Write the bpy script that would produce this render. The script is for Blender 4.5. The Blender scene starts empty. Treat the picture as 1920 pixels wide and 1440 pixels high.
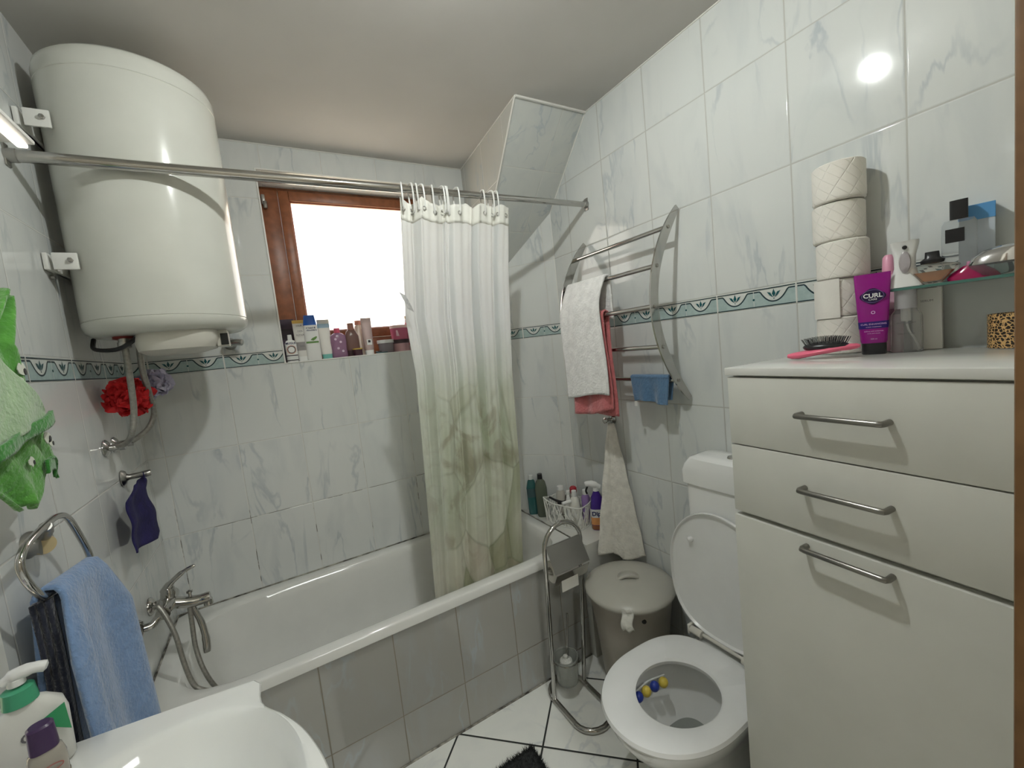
import bpy, bmesh, math, random
from mathutils import Vector, Matrix, noise as mn
from math import sin, cos, pi, radians, sqrt
random.seed(7)
sc = bpy.context.scene
COL = sc.collection
Z0 = 1.515            # eye height; the builders below use coordinates measured from eye level
W, D, L = 1.357, 2.15, -.472   # right wall x, back wall y, left wall x
FL, CE = -1.515, .997
ZB, ZT, HH = .0355, .097, .3315

# ---------------------------------------------------------------- camera
cd = bpy.data.cameras.new('camera'); cam = bpy.data.objects.new('camera', cd); COL.objects.link(cam)
sc.camera = cam
cd.sensor_width = 36; cd.lens = 777.65/1920*36; cd.clip_start = .01
rgt = Vector((0.85847149, -0.50143287, -0.10766514)); dwn = Vector((-0.13839541, -0.02435356, -0.99007758)); fwd = Vector((0.49383542, 0.86485373, -0.09030285))
m = Matrix.Identity(4)
for i in range(3):
    m[i][0] = rgt[i]; m[i][1] = -dwn[i]; m[i][2] = -fwd[i]
m.translation = (0, 0, Z0)
cam.matrix_world = m
# ---------------------------------------------------------------- view, world
sc.view_settings.view_transform = 'Standard'; sc.view_settings.look = 'None'
sc.view_settings.gamma = 1; sc.view_settings.use_curve_mapping = False
sc.view_settings.exposure = 1.0
LAMP = 670; BAR = .8; HALL_FILL = 14; SKY = 2.2

wd = bpy.data.worlds.new('sky'); sc.world = wd; wd.use_nodes = True
nt = wd.node_tree; bg = nt.nodes['Background']
tc = nt.nodes.new('ShaderNodeTexCoord'); sp = nt.nodes.new('ShaderNodeSeparateXYZ'); nt.links.new(tc.outputs['Generated'], sp.inputs[0])
cr = nt.nodes.new('ShaderNodeValToRGB'); nt.links.new(sp.outputs['Z'], cr.inputs[0])
e = cr.color_ramp.elements
e[0].position = 0; e[0].color = (1, .86, .56, 1)
e[1].position = 1; e[1].color = (.55, .62, .95, 1)
for p_, c_ in ((.05, (1, .95, .72, 1)), (.14, (.97, 1, 1, 1)), (.26, (.98, .98, 1, 1)), (.33, (1, .66, .58, 1)), (.5, (.72, .76, 1, 1))):
    q = e.new(p_); q.color = c_
nt.links.new(cr.outputs[0], bg.inputs[0]); bg.inputs[1].default_value = SKY

# ---------------------------------------------------------------- materials
MT = {}
def pm(name, col, rough=.5, metal=0, trans=0, ior=1.45, emis=0, alpha=1, sheen=0, noise=None, bump=None, coat=0, sss=0):
    """principled material; noise=(scale, colour2, amount), bump=(scale, strength, distance)"""
    if name in MT: return MT[name]
    mt = bpy.data.materials.new(name); mt.use_nodes = True; nt = mt.node_tree; b = nt.nodes['Principled BSDF']
    b.inputs['Base Color'].default_value = (*col, 1); b.inputs['Roughness'].default_value = rough
    b.inputs['Metallic'].default_value = metal; b.inputs['Transmission Weight'].default_value = trans
    b.inputs['IOR'].default_value = ior; b.inputs['Alpha'].default_value = alpha
    b.inputs['Sheen Weight'].default_value = sheen; b.inputs['Coat Weight'].default_value = coat
    if emis: b.inputs['Emission Color'].default_value = (*col, 1); b.inputs['Emission Strength'].default_value = emis
    tc = nt.nodes.new('ShaderNodeTexCoord')
    nz = nt.nodes.new('ShaderNodeTexNoise'); nt.links.new(tc.outputs['Object'], nz.inputs['Vector'])
    s, c2, am = noise or (9, tuple(min(1, c*.93) for c in col), .6)
    nz.inputs['Scale'].default_value = s; nz.inputs['Detail'].default_value = 3
    mr = nt.nodes.new('ShaderNodeMapRange'); mr.inputs[1].default_value = .35; mr.inputs[2].default_value = .65; mr.inputs[4].default_value = am
    nt.links.new(nz.outputs['Fac'], mr.inputs[0])
    mx = nt.nodes.new('ShaderNodeMix'); mx.data_type = 'RGBA'; mx.inputs[6].default_value = (*col, 1); mx.inputs[7].default_value = (*c2, 1)
    nt.links.new(mr.outputs[0], mx.inputs[0]); nt.links.new(mx.outputs[2], b.inputs['Base Color'])
    if bump:
        n2 = nt.nodes.new('ShaderNodeTexNoise'); nt.links.new(tc.outputs['Object'], n2.inputs['Vector'])
        n2.inputs['Scale'].default_value = bump[0]; n2.inputs['Detail'].default_value = 2
        bp = nt.nodes.new('ShaderNodeBump'); bp.inputs['Strength'].default_value = bump[1]; bp.inputs['Distance'].default_value = bump[2]
        nt.links.new(n2.outputs['Fac'], bp.inputs['Height']); nt.links.new(bp.outputs[0], b.inputs['Normal'])
    MT[name] = mt
    return mt

class NB:
    def __init__(s, nt): s.nt = nt
    def sock(s, n, i, v):
        if v is None: return
        if isinstance(v, (int, float)): n.inputs[i].default_value = v
        elif isinstance(v, tuple): n.inputs[i].default_value = v
        else: s.nt.links.new(v, n.inputs[i])
    def m(s, op, a, b=None, c=None):
        n = s.nt.nodes.new('ShaderNodeMath'); n.operation = op
        s.sock(n, 0, a); s.sock(n, 1, b); s.sock(n, 2, c); return n.outputs[0]
    def vm(s, op, a, b=None, out=0):
        n = s.nt.nodes.new('ShaderNodeVectorMath'); n.operation = op
        s.sock(n, 0, a); s.sock(n, 1, b); return n.outputs[1 if op == 'DOT_PRODUCT' else 0]
    def mr(s, v, a, b, c=0., d=1., smooth=True):
        n = s.nt.nodes.new('ShaderNodeMapRange'); n.interpolation_type = 'SMOOTHSTEP' if smooth else 'LINEAR'
        for i, x in enumerate((v, a, b, c, d)): s.sock(n, i, x)
        return n.outputs[0]
    def mix(s, f, a, b):
        n = s.nt.nodes.new('ShaderNodeMix'); n.data_type = 'RGBA'
        s.sock(n, 0, f); s.sock(n, 6, a if not isinstance(a, tuple) else (*a, 1)); s.sock(n, 7, b if not isinstance(b, tuple) else (*b, 1)); return n.outputs[2]
    def noise(s, v, sc, det=3, dist=0., rough=.5):
        n = s.nt.nodes.new('ShaderNodeTexNoise'); s.sock(n, 'Vector', v)
        n.inputs['Scale'].default_value = sc; n.inputs['Detail'].default_value = det; n.inputs['Distortion'].default_value = dist; n.inputs['Roughness'].default_value = rough
        return n.outputs['Fac']

def tile_mat(name, U, u0, pu=.25, V=(0, 0, 1), v0=None, pv=HH, base=(.64, .655, .64), vein=(.40, .44, .47), grout=(.60, .59, .55), gw=.0013, rough=.07, mould=0, veins=1.):
    mt = bpy.data.materials.new(name); mt.use_nodes = True; nt = mt.node_tree; b = nt.nodes['Principled BSDF']; N = NB(nt)
    tc = nt.nodes.new('ShaderNodeTexCoord'); P = tc.outputs['Object']
    u = N.m('DIVIDE', N.m('SUBTRACT', N.vm('DOT_PRODUCT', P, U), u0), pu)
    z = N.vm('DOT_PRODUCT', P, V)
    if v0 is None:      # wall: rows counted down and up from the border strip
        up = N.m('DIVIDE', N.m('SUBTRACT', z, ZT), pv); dn = N.m('DIVIDE', N.m('SUBTRACT', ZB, z), pv)
        v = N.m('MAXIMUM', up, dn); side = N.m('GREATER_THAN', z, .065)
    else:
        v = N.m('DIVIDE', N.m('SUBTRACT', z, v0), pv); side = 0.
    fu, fv = N.m('FRACT', u), N.m('FRACT', v)
    du = N.m('MULTIPLY', N.m('MINIMUM', fu, N.m('SUBTRACT', 1., fu)), pu)
    dv = N.m('MULTIPLY', N.m('MINIMUM', fv, N.m('SUBTRACT', 1., fv)), pv)
    d = N.m('MINIMUM', du, dv)
    mask = N.mr(d, gw*.8, gw*1.2)
    cx = nt.nodes.new('ShaderNodeCombineXYZ'); N.sock(cx, 0, N.m('FLOOR', u)); N.sock(cx, 1, N.m('FLOOR', v)); N.sock(cx, 2, side)
    wn = nt.nodes.new('ShaderNodeTexWhiteNoise'); nt.links.new(cx.outputs[0], wn.inputs[0])
    off = N.vm('MULTIPLY', wn.outputs['Color'], (7., 7., 7.))
    mp = nt.nodes.new('ShaderNodeMapping'); mp.inputs['Scale'].default_value = (2.3, 2.3, .7) if V[2] else (1.2, 1.2, 1); mp.inputs['Rotation'].default_value = (.35, .3, .2)
    nt.links.new(P, mp.inputs[0]); Q = N.vm('ADD', mp.outputs[0], off)
    n1 = N.noise(Q, 2.9, 5, .5); v1 = N.mr(N.m('ABSOLUTE', N.m('SUBTRACT', n1, .5)), 0., .026, 1., 0.)
    gate = N.mr(N.noise(Q, 3.1, 2), .44, .62)
    n2 = N.noise(Q, 4.3, 5, .9); cloud = N.mr(n2, .45, .75)
    f = N.m('MULTIPLY', N.m('ADD', N.m('MULTIPLY', N.m('MULTIPLY', v1, gate), .62), N.m('MULTIPLY', cloud, .25)), veins)
    col = N.mix(f, base, vein)
    if mould:
        md = N.mr(N.noise(P, 14, 4), .5, .58)
        hz = N.mr(N.m('SUBTRACT', N.vm('DOT_PRODUCT', P, (0., 0., 1.)), 0.), -.35, -.75)
        gcol = N.mix(N.m('MULTIPLY', N.m('MULTIPLY', md, hz), mould), grout, (.10, .09, .07))
    else: gcol = grout
    fin = N.mix(mask, gcol, col); nt.links.new(fin, b.inputs['Base Color'])
    nt.links.new(N.mr(mask, 0., 1., .7, rough), b.inputs['Roughness'])
    bp = nt.nodes.new('ShaderNodeBump'); bp.inputs['Strength'].default_value = .5; bp.inputs['Distance'].default_value = .0016
    h = N.m('ADD', N.mr(d, gw*.5, gw*2.6), N.m('MULTIPLY', N.noise(P, 5., 1), .45)); nt.links.new(h, bp.inputs['Height']); nt.links.new(bp.outputs[0], b.inputs['Normal'])
    return mt

def sr(r, g, b): return tuple((c/255/12.92 if c <= 10 else ((c/255+.055)/1.055)**2.4) for c in (r, g, b))
chrome = pm('chrome', (.52, .51, .49), .10, 1, noise=(20, (.44, .43, .41), .5))
steel = pm('brushed steel', (.42, .41, .39), .28, 1)
white_pl = pm('white plastic', (.74, .74, .71), .35)
porc = pm('white porcelain', (.78, .785, .77), .1, coat=.3, noise=(3, (.76, .765, .75), 1))
enam = pm('bath enamel', (.72, .72, .69), .12, coat=.3)
black = pm('black plastic', (.012, .012, .014), .3)
paint = pm('ceiling paint', (.60, .585, .56), .9, noise=(2.5, (.56, .545, .52), 1), bump=(60, .12, .002))
lam = pm('white laminate', (.66, .66, .61), .32)
lamtop = pm('glossy cabinet top', (.70, .70, .67), .12)
heater_m = pm('cream enamel', (.64, .645, .59), .16, coat=.2)
cream_pl = pm('cream plastic', (.62, .60, .54), .4)
dark = pm('dark gap', (.02, .02, .018), .9)
paper = pm('toilet paper', (.72, .70, .65), .95, bump=(70, .5, .002))
brown = pm('stained wood', sr(140, 84, 52), .36, noise=(30, sr(118, 68, 40), .9))
jambw = pm('door wood', sr(122, 88, 52), .5, noise=(25, sr(104, 72, 40), .9))

def towel_mat(name, col, c2=None, s=120, st=.9, d=.004): return pm(name, col, .95, sheen=.4, noise=(35, c2 or tuple(c*.82 for c in col), .8), bump=(s, st, d))
tw_white = towel_mat('white terry', (.80, .80, .79)); tw_pink = towel_mat('pink terry', sr(196, 110, 112)); tw_blue = towel_mat('light blue terry', sr(122, 150, 190))
tw_navy = towel_mat('navy terry', sr(34, 38, 54)); tw_denim = towel_mat('denim blue terry', sr(84, 118, 152)); tw_dk = pm('deep navy cloth', sr(34, 28, 84), .9, noise=(35, sr(28, 24, 70), 1), bump=(120, .5, .003))
tw_green = towel_mat('green terry', sr(92, 160, 64), sr(74, 136, 52)); tw_lg = towel_mat('pale green terry', sr(158, 186, 146)); tw_dg = towel_mat('dark green terry', sr(52, 128, 46)); tw_cream = towel_mat('cream terry', (.70, .68, .62))

# ---------------------------------------------------------------- mesh helpers
class MB:
    def __init__(s): s.bm = bmesh.new(); s.mi = 0
    def face(s, vs):
        try: f = s.bm.faces.new(vs); f.material_index = s.mi; return f
        except ValueError: return None
    def quad(s, *ps):
        return s.face([s.bm.verts.new(p) for p in ps])
    def merge(s, b2, M=None):
        mp = {}
        for v in b2.verts: mp[v] = s.bm.verts.new(M @ v.co if M else v.co)
        for f in b2.faces: s.face([mp[v] for v in f.verts])
        b2.free(); return s
    def box(s, x0, x1, y0, y1, z0, z1, bev=0, seg=2, M=None):
        b = bmesh.new(); bmesh.ops.create_cube(b, size=1)
        for v in b.verts: v.co = Vector(((x0+x1)/2+v.co.x*(x1-x0), (y0+y1)/2+v.co.y*(y1-y0), (z0+z1)/2+v.co.z*(z1-z0)))
        if bev: bmesh.ops.bevel(b, geom=list(b.edges), offset=bev, segments=seg, affect='EDGES', profile=.5)
        return s.merge(b, M)
    def loft(s, rings, cap0=True, cap1=True, closed=True):
        R = [[s.bm.verts.new(p) for p in r] for r in rings]; n = len(R[0])
        for a, b in zip(R[:-1], R[1:]):
            for i in range(n if closed else n-1):
                j = (i+1) % n; s.face([a[i], a[j], b[j], b[i]])
        if cap0: s.face(R[0][::-1])
        if cap1: s.face(R[-1])
        return s
    def se(s, c, levels, n=32, M=None, **k):
        """loft of super-ellipse rings: levels (z, half x, half y, exponent[, dx, dy])"""
        rings = []
        for lv in levels:
            z, a, b_ = lv[:3]; ex = lv[3] if len(lv) > 3 else 2; dx = lv[4] if len(lv) > 4 else 0; dy = lv[5] if len(lv) > 5 else 0
            r = []
            for i in range(n):
                t = 2*pi*i/n; cx, sx = cos(t), sin(t)
                p = Vector((math.copysign(abs(cx)**(2/ex), cx)*a+dx, math.copysign(abs(sx)**(2/ex), sx)*b_+dy, z))
                r.append((M @ p if M else p)+Vector(c))
            rings.append(r)
        return s.loft(rings, **k)
    def lathe(s, prof, c, axis=(0, 0, 1), n=32, **k):
        q = Vector((0, 0, 1)).rotation_difference(Vector(axis)).to_matrix()
        return s.se(c, [(z, r, r, 2) for r, z in prof], n, M=q, **k)
    def tube(s, pts, r, n=10, closed=False, sub=0, caps=True):
        P = [Vector(p) for p in pts]
        if sub: P = cat(P, sub, closed)
        m_ = len(P); rr = r if isinstance(r, (list, tuple)) else [r]*m_
        if len(rr) != m_: rr = [rr[int(i*(len(rr)-1)/(m_-1))] for i in range(m_)]
        rings = []; up = None
        for i in range(m_):
            a = P[i-1] if (i > 0 or closed) else P[i]; b_ = P[(i+1) % m_] if (i < m_-1 or closed) else P[i]
            t = (b_-a).normalized()
            if up is None: up = t.orthogonal().normalized()
            up = (up-t*up.dot(t)).normalized(); bi = t.cross(up)
            rings.append([P[i]+(up*cos(2*pi*k/n)+bi*sin(2*pi*k/n))*rr[i] for k in range(n)])
        if closed:
            rings.append(rings[0])
            # align last ring to first
            best = min(range(n), key=lambda o: (rings[-2][o % n]-rings[0][0]).length)
            rings[-1] = [rings[0][(k-best) % n] for k in range(n)]
            R = rings; return s.loft(R, False, False)
        return s.loft(rings, caps, caps)
    def ell(s, c, rx, ry, rz, n=20, M=None):
        lv = [(rz*sin(t), rx*cos(t), ry*cos(t), 2) for t in [(-.5+i/(n//2))*pi*.995 for i in range(n//2+1)]]
        return s.se(c, lv, n, M=M)
    def surf(s, fn, nu, nv, th=0):
        G = [[Vector(fn(i/nu, j/nv)) for j in range(nv+1)] for i in range(nu+1)]
        if not th:
            V = [[s.bm.verts.new(p) for p in r] for r in G]
            for i in range(nu):
                for j in range(nv): s.face([V[i][j], V[i+1][j], V[i+1][j+1], V[i][j+1]])
            return s
        Nn = [[None]*(nv+1) for _ in range(nu+1)]
        for i in range(nu+1):
            for j in range(nv+1):
                a = G[min(i+1, nu)][j]-G[max(i-1, 0)][j]; b_ = G[i][min(j+1, nv)]-G[i][max(j-1, 0)]
                n_ = a.cross(b_); Nn[i][j] = n_.normalized() if n_.length > 1e-9 else Vector((0, 0, 1))
        A = [[s.bm.verts.new(G[i][j]+Nn[i][j]*th/2) for j in range(nv+1)] for i in range(nu+1)]
        B = [[s.bm.verts.new(G[i][j]-Nn[i][j]*th/2) for j in range(nv+1)] for i in range(nu+1)]
        for i in range(nu):
            for j in range(nv):
                s.face([A[i][j], A[i+1][j], A[i+1][j+1], A[i][j+1]]); s.face([B[i][j+1], B[i+1][j+1], B[i+1][j], B[i][j]])
        for i in range(nu):
            s.face([A[i+1][0], A[i][0], B[i][0], B[i+1][0]]); s.face([A[i][nv], A[i+1][nv], B[i+1][nv], B[i][nv]])
        for j in range(nv):
            s.face([A[0][j], A[0][j+1], B[0][j+1], B[0][j]]); s.face([A[nu][j+1], A[nu][j], B[nu][j], B[nu][j+1]])
        return s
    def prism(s, poly, o, ax, ay, th):
        """poly in the plane (ax, ay) at o, extruded by th along ax x ay"""
        o, ax, ay = Vector(o), Vector(ax), Vector(ay); nn = ax.cross(ay).normalized()*th
        a = [o+ax*p[0]+ay*p[1] for p in poly]; b_ = [q+nn for q in a]
        return s.loft([a, b_])

def cat(P, sub, closed=False):
    out = []; n = len(P); rng = range(n if closed else n-1)
    g = (lambda i: P[i % n]) if closed else (lambda i: P[max(0, min(n-1, i))])
    for i in rng:
        p0, p1, p2, p3 = g(i-1), g(i), g(i+1), g(i+2)
        for k in range(sub):
            t = k/sub
            out.append(.5*((2*p1)+(p2-p0)*t+(2*p0-5*p1+4*p2-p3)*t*t+(-p0+3*p1-3*p2+p3)*t**3))
    if not closed: out.append(P[-1])
    return out

def link(name, mb, mats, parent=None, base=None, ang=40, flat=False):
    """link one mesh object; a child shares its thing's base point"""
    bm = mb.bm; bmesh.ops.recalc_face_normals(bm, faces=bm.faces)
    if parent is not None: base = Vector(parent['b_']) if 'b_' in parent else Vector((0, 0, 0))
    elif base is None:
        xs = [v.co for v in bm.verts]
        base = Vector((sum(v.x for v in xs)/len(xs), sum(v.y for v in xs)/len(xs), min(v.z for v in xs)))
    base = Vector(base)
    for v in bm.verts: v.co -= base
    me = bpy.data.meshes.new(name); bm.to_mesh(me); bm.free()
    for mt in (mats if isinstance(mats, (list, tuple)) else [mats]): me.materials.append(mt)
    if not flat:
        me.polygons.foreach_set('use_smooth', [True]*len(me.polygons)); me.set_sharp_from_angle(angle=radians(ang))
    o = bpy.data.objects.new(name, me); COL.objects.link(o)
    if parent is not None: o.parent = parent; BASES[o.name] = base
    else: o.location = base+Vector((0, 0, Z0))
    BASES[o.name] = base
    return o
BASES = {}
def part(name, mb, mats, parent, label=None, **k):
    base = BASES[parent.name]
    bm = mb.bm; bmesh.ops.recalc_face_normals(bm, faces=bm.faces)
    for v in bm.verts: v.co -= base
    me = bpy.data.meshes.new(name); bm.to_mesh(me); bm.free()
    for mt in (mats if isinstance(mats, (list, tuple)) else [mats]): me.materials.append(mt)
    me.polygons.foreach_set('use_smooth', [True]*len(me.polygons)); me.set_sharp_from_angle(angle=radians(k.get('ang', 40)))
    o = bpy.data.objects.new(name, me); COL.objects.link(o); o.parent = parent; BASES[o.name] = base
    if label: o['label'] = label
    return o
def thing(name, label, cat_, base, group=None):
    o = bpy.data.objects.new(name, None); COL.objects.link(o); o.location = Vector(base)+Vector((0, 0, Z0)); o.empty_display_size = .05
    BASES[o.name] = Vector(base); o['label'] = label; o['category'] = cat_
    if group: o['group'] = group
    return o
def tag(o, label, cat_, group=None):
    o['label'] = label; o['category'] = cat_
    if group: o['group'] = group
    return o
def struct(name, mb, mats, **k):
    o = link(name, mb, mats, base=(0, 0, 0), **k); o['kind'] = 'structure'; return o
def copy_tree(o, loc=None, parent=None):
    c = o.copy(); COL.objects.link(c); BASES[c.name] = BASES[o.name]
    if parent: c.parent = parent
    if loc is not None: c.location = Vector(loc)+Vector((0, 0, Z0))
    for ch in list(o.children): copy_tree(ch, None, c)
    return c
def text_mb(mb, body, size, o, ax, ay, th=.0004, align='CENTER', bold=0.):
    cu = bpy.data.curves.new('lettering', 'FONT'); cu.body = body; cu.size = size; cu.align_x = align; cu.align_y = 'CENTER'; cu.offset = bold; cu.resolution_u = 3
    ob = bpy.data.objects.new('lettering', cu); COL.objects.link(ob)
    dg = bpy.context.evaluated_depsgraph_get(); dg.update(); me = bpy.data.meshes.new_from_object(ob.evaluated_get(dg))
    bpy.data.objects.remove(ob); bpy.data.curves.remove(cu)
    o, ax, ay = Vector(o), Vector(ax).normalized(), Vector(ay).normalized()
    vs = [mb.bm.verts.new(o+ax*v.co.x+ay*v.co.y) for v in me.vertices]
    for p in me.polygons: mb.face([vs[i] for i in p.vertices])
    bpy.data.meshes.remove(me)
    return mb
def ribbon(mb, pts, w, o, ax, ay):
    """flat line of width w following 2-D points"""
    o, ax, ay = Vector(o), Vector(ax), Vector(ay); A, B = [], []
    for i, p in enumerate(pts):
        a = Vector(pts[max(i-1, 0)]); b_ = Vector(pts[min(i+1, len(pts)-1)]); t = (b_-a).normalized(); n_ = Vector((-t.y, t.x))*w/2
        q = Vector(p); A.append(o+ax*(q.x+n_.x)+ay*(q.y+n_.y)); B.append(o+ax*(q.x-n_.x)+ay*(q.y-n_.y))
    va = [mb.bm.verts.new(x) for x in A]; vb = [mb.bm.verts.new(x) for x in B]
    for i in range(len(pts)-1): mb.face([va[i], va[i+1], vb[i+1], vb[i]])
def blob(mb, pts, o, ax, ay):
    o, ax, ay = Vector(o), Vector(ax), Vector(ay); mb.face([mb.bm.verts.new(o+ax*p[0]+ay*p[1]) for p in pts])

# ================================================================ the room
wall_m = dict(u0=.0)
t_right = tile_mat('wall tile right', (0, 1, 0), .391, base=(.60, .62, .605), grout=(.43, .43, .40), gw=.0018); t_back = tile_mat('wall tile back', (1, 0, 0), .082, mould=1)
t_left = tile_mat('wall tile left', (0, 1, 0), .104); dg_t = Vector((1.08-W, D-1.785, 0)).normalized()
t_diag = tile_mat('wall tile corner', tuple(dg_t), .16)
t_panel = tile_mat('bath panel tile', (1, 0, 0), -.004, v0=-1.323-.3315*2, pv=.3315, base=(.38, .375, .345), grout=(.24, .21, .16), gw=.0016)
sl = Vector((0, 1, -1.02)).normalized()
t_slope = tile_mat('sloped wall tile', (1, 0, 0), .99, V=tuple(sl), v0=sl.dot(Vector((0, 1.46, .996)))+.27, pv=.31, base=(.56, .575, .55))
t_side = tile_mat('sloped wall side tile', (0, 1, 0), .104, base=(.50, .49, .45))
t_ledge = tile_mat('ledge tile', (1, 0, 0), 1.14, V=(0, 1, 0), v0=1.47, pv=.33, base=(.62, .62, .58))
t_floor = tile_mat('floor tile', (.70711, .70711, 0), (.686+1.267)*.70711, pu=.345, V=(.70711, -.70711, 0), v0=(.686-1.267)*.70711, pv=.345,
                   base=(.88, .885, .84), vein=(.44, .48, .54), grout=(.02, .022, .02), gw=.0036, rough=.2, veins=.6)
hall_m = pm('hall paint', (.62, .58, .50), .9)

b = MB(); b.box(L-.15, W+.3, -.02, D+.3, FL-.12, FL); struct('floor', b, t_floor)
b = MB(); b.box(L-.35, W+.3, -.02, D+.3, CE, CE+.12); struct('ceiling', b, paint)
b = MB(); b.box(W, W+.15, -.02, D+.3, FL, CE); struct('wall_right', b, t_right)
b = MB(); b.box(L-.15, L, 1.07, D+.3, FL, CE); struct('wall_left', b, t_left)
b = MB(); b.box(L-.35, L-.20, -.02, 1.07, FL, CE); struct('wall_left_recess', b, t_left)
# back wall with the window opening
WX0, WX1, WZ0, WZ1 = .062, .872, .035, .885
b = MB()
b.box(L, WX0, D, D+.3, FL, CE); b.box(WX1, W, D, D+.3, FL, CE); b.box(WX0, WX1, D, D+.3, FL, WZ0); b.box(WX0, WX1, D, D+.3, WZ1, CE)
struct('wall_back', b, t_back)
# angled wall piece in the far right corner
b = MB(); b.prism([(1.357, 1.785), (1.357, 2.149), (1.08, 2.149)], (0, 0, FL), (1, 0, 0), (0, 1, 0), CE-FL); struct('wall_corner', b, t_diag)
# sloping soffit: side face and underside
b = MB(); zb_ = .996-1.02*(2.149-1.461)
A_ = [(.991, 1.461, .996), (1.05, 2.149, .996), (1.05, 2.149, zb_)]; B_ = [(1.356, p[1], p[2]) for p in A_]
b.mi = 1; b.face([b.bm.verts.new(p) for p in A_]); b.mi = 0
b.quad(A_[0], B_[0], B_[2], A_[2]); b.quad(A_[0], A_[1], B_[1], B_[0]); b.quad(A_[1], A_[2], B_[2], B_[1]); b.face([b.bm.verts.new(p) for p in B_])
bmesh.ops.remove_doubles(b.bm, verts=b.bm.verts, dist=1e-5); struct('wall_sloped', b, [t_slope, t_side])
# near wall beside the door, door frame
b = MB(); b.box(.66, W, -.02, .085, FL, CE); b.box(L-.35, -.15, -.02, .085, FL, CE); b.box(-.15, .66, -.02, .085, .60, CE); struct('wall_front', b, hall_m)
b = MB(); b.box(.600, .672, -.04, .1015, FL, .66, .004); struct('trim_1', b, jambw)
# hall behind the camera
b = MB(); b.box(-1.6, 1.9, -2.2, -.02, FL-.12, FL); b.box(-1.6, 1.9, -2.2, -.02, CE, CE+.12)
b.box(-1.7, -1.6, -2.2, -.02, FL, CE); b.box(1.9, 2.0, -2.2, -.02, FL, CE); b.box(-1.7, 2.0, -2.3, -2.2, FL, CE)
b.box(-1.7, L-.3, -.12, -.02, FL, CE); b.box(W, 2.0, -.12, -.02, FL, CE); struct('wall_hall', b, hall_m)
# ceiling coving joint (light grout line)
gr = pm('light grout', (.70, .69, .65), .8)
b = MB(); b.tube([(L, D-.001, CE-.002), (1.05, D-.001, CE-.002)], .0028, 6); b.tube([(W-.001, .1, CE-.002), (W-.001, 1.46, CE-.002)], .0028, 6)
b.tube([(.991, 1.459, CE-.004), (W, 1.459, CE-.004)], .006, 6); b.tube([(.990, 1.460, CE-.003), (1.049, 2.149, CE-.003)], .0028, 6)
b.tube([(.990, 1.460, CE-.003), (1.049, 2.149, zb_-.003)], .004, 6); b.tube([(W-.001, 1.461, CE-.003), (W-.001, 1.785, CE-.333)], .003, 6)
b.tube([(W-.001, 1.786, CE-.333), (W-.001, 1.786, FL)], .0015, 6)
struct('trim_2', b, gr)

# border strip
bw_white = pm('border ground', (.62, .64, .61), .12); bw_teal = pm('border pale teal', sr(166, 184, 182), .12, noise=(60, sr(154, 172, 171), .8)); bw_dark = pm('border dark teal', sr(44, 62, 68), .15); bw_leaf = pm('border leaf teal', sr(34, 84, 90), .15)
def border(name, o, ax, length, phase, nrm, rev=1):
    """o: bottom-left corner of the strip on the wall; ax: direction; nrm: out of the wall"""
    mb = MB(); o = Vector(o); ax = Vector(ax).normalized(); az = Vector((0, 0, 1)); nn = Vector(nrm).normalized(); H = ZT-ZB
    def at(k): return o+nn*(.0006+.0003*k)
    def q(x0, x1, z0, z1, k, mi):
        mb.mi = mi; p = at(k); mb.quad(p+ax*x0+az*z0, p+ax*x1+az*z0, p+ax*x1+az*z1, p+ax*x0+az*z1)
    q(0, length, 0, H, 0, 0)
    mot = .1205
    x = phase
    while x < length:
        if x+.25 > 0:
            for h in (0, 1):
                c = x+.0635+h*.123
                def cv(s): # height of the dark curve
                    a = abs(s)
                    return .0495 if a > .041 else .0495-.034*(1-(a/.041)**2.2)
                xs = [c-.0605+i*.121/28 for i in range(29)]; xs = [t for t in xs if -.0001 <= t <= length+.0001]
                if len(xs) > 2:
                    mb.mi = 1; p = at(1)
                    for a_, b_ in zip(xs[:-1], xs[1:]):
                        mb.quad(p+ax*a_+az*.0045, p+ax*b_+az*.0045, p+ax*b_+az*cv(b_-c), p+ax*a_+az*cv(a_-c))
                    mb.mi = 2; ribbon(mb, [(t, cv(t-c)) for t in xs], .0042, at(2), ax, az)
                if 0.02 < c < length-.02:
                    mb.mi = 3; p = at(3)+ax*c+az*.0335; ks = 1.22
                    blob(mb, [(a*ks, b_*ks) for a, b_ in [(0, -.004), (.0045, .004), (0, .016), (-.0045, .004)]], p, ax, az)
                    blob(mb, [(a*ks, b_*ks) for a, b_ in [(.0015, -.006), (.010, .0005), (.0165, .010), (.008, .0075)]], p, ax, az)
                    blob(mb, [(a*ks, b_*ks) for a, b_ in [(-.0015, -.006), (-.008, .0075), (-.0165, .010), (-.010, .0005)]], p, ax, az)
                    blob(mb, [(.0018*cos(t), -.0095+.0018*sin(t)) for t in [i*pi/4 for i in range(8)]], p, ax, az)
                cc = c+.0615
                if h == 0 and 0.01 < cc < length-.01:
                    mb.mi = 3; blob(mb, [(.0036*cos(t), .0036*sin(t)) for t in [i*pi/5 for i in range(10)]], at(3)+ax*cc+az*.027, ax, az)
            mb.mi = 2
            for z_ in (.0035, .0565):
                a_, b_ = max(x+.002, 0), min(x+.248, length)
                if b_ > a_: ribbon(mb, [(a_, z_), (b_, z_)], .0030, at(4), ax, az)
            if -.001 < x < length:
                q(max(x-.0016, 0), x+.0016, 0, H, 5, 4)
        x += .25
    struct(name, mb, [bw_white, bw_teal, bw_dark, bw_leaf, gr], flat=True)
border('trim_3', (W, .09, ZB), (0, 1, 0), 1.695, .391-.09-.25*2, (-1, 0, 0))
border('trim_4', (L, D, ZB), (1, 0, 0), WX0-L-.002, .082-.25*3-L, (0, -1, 0))
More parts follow.
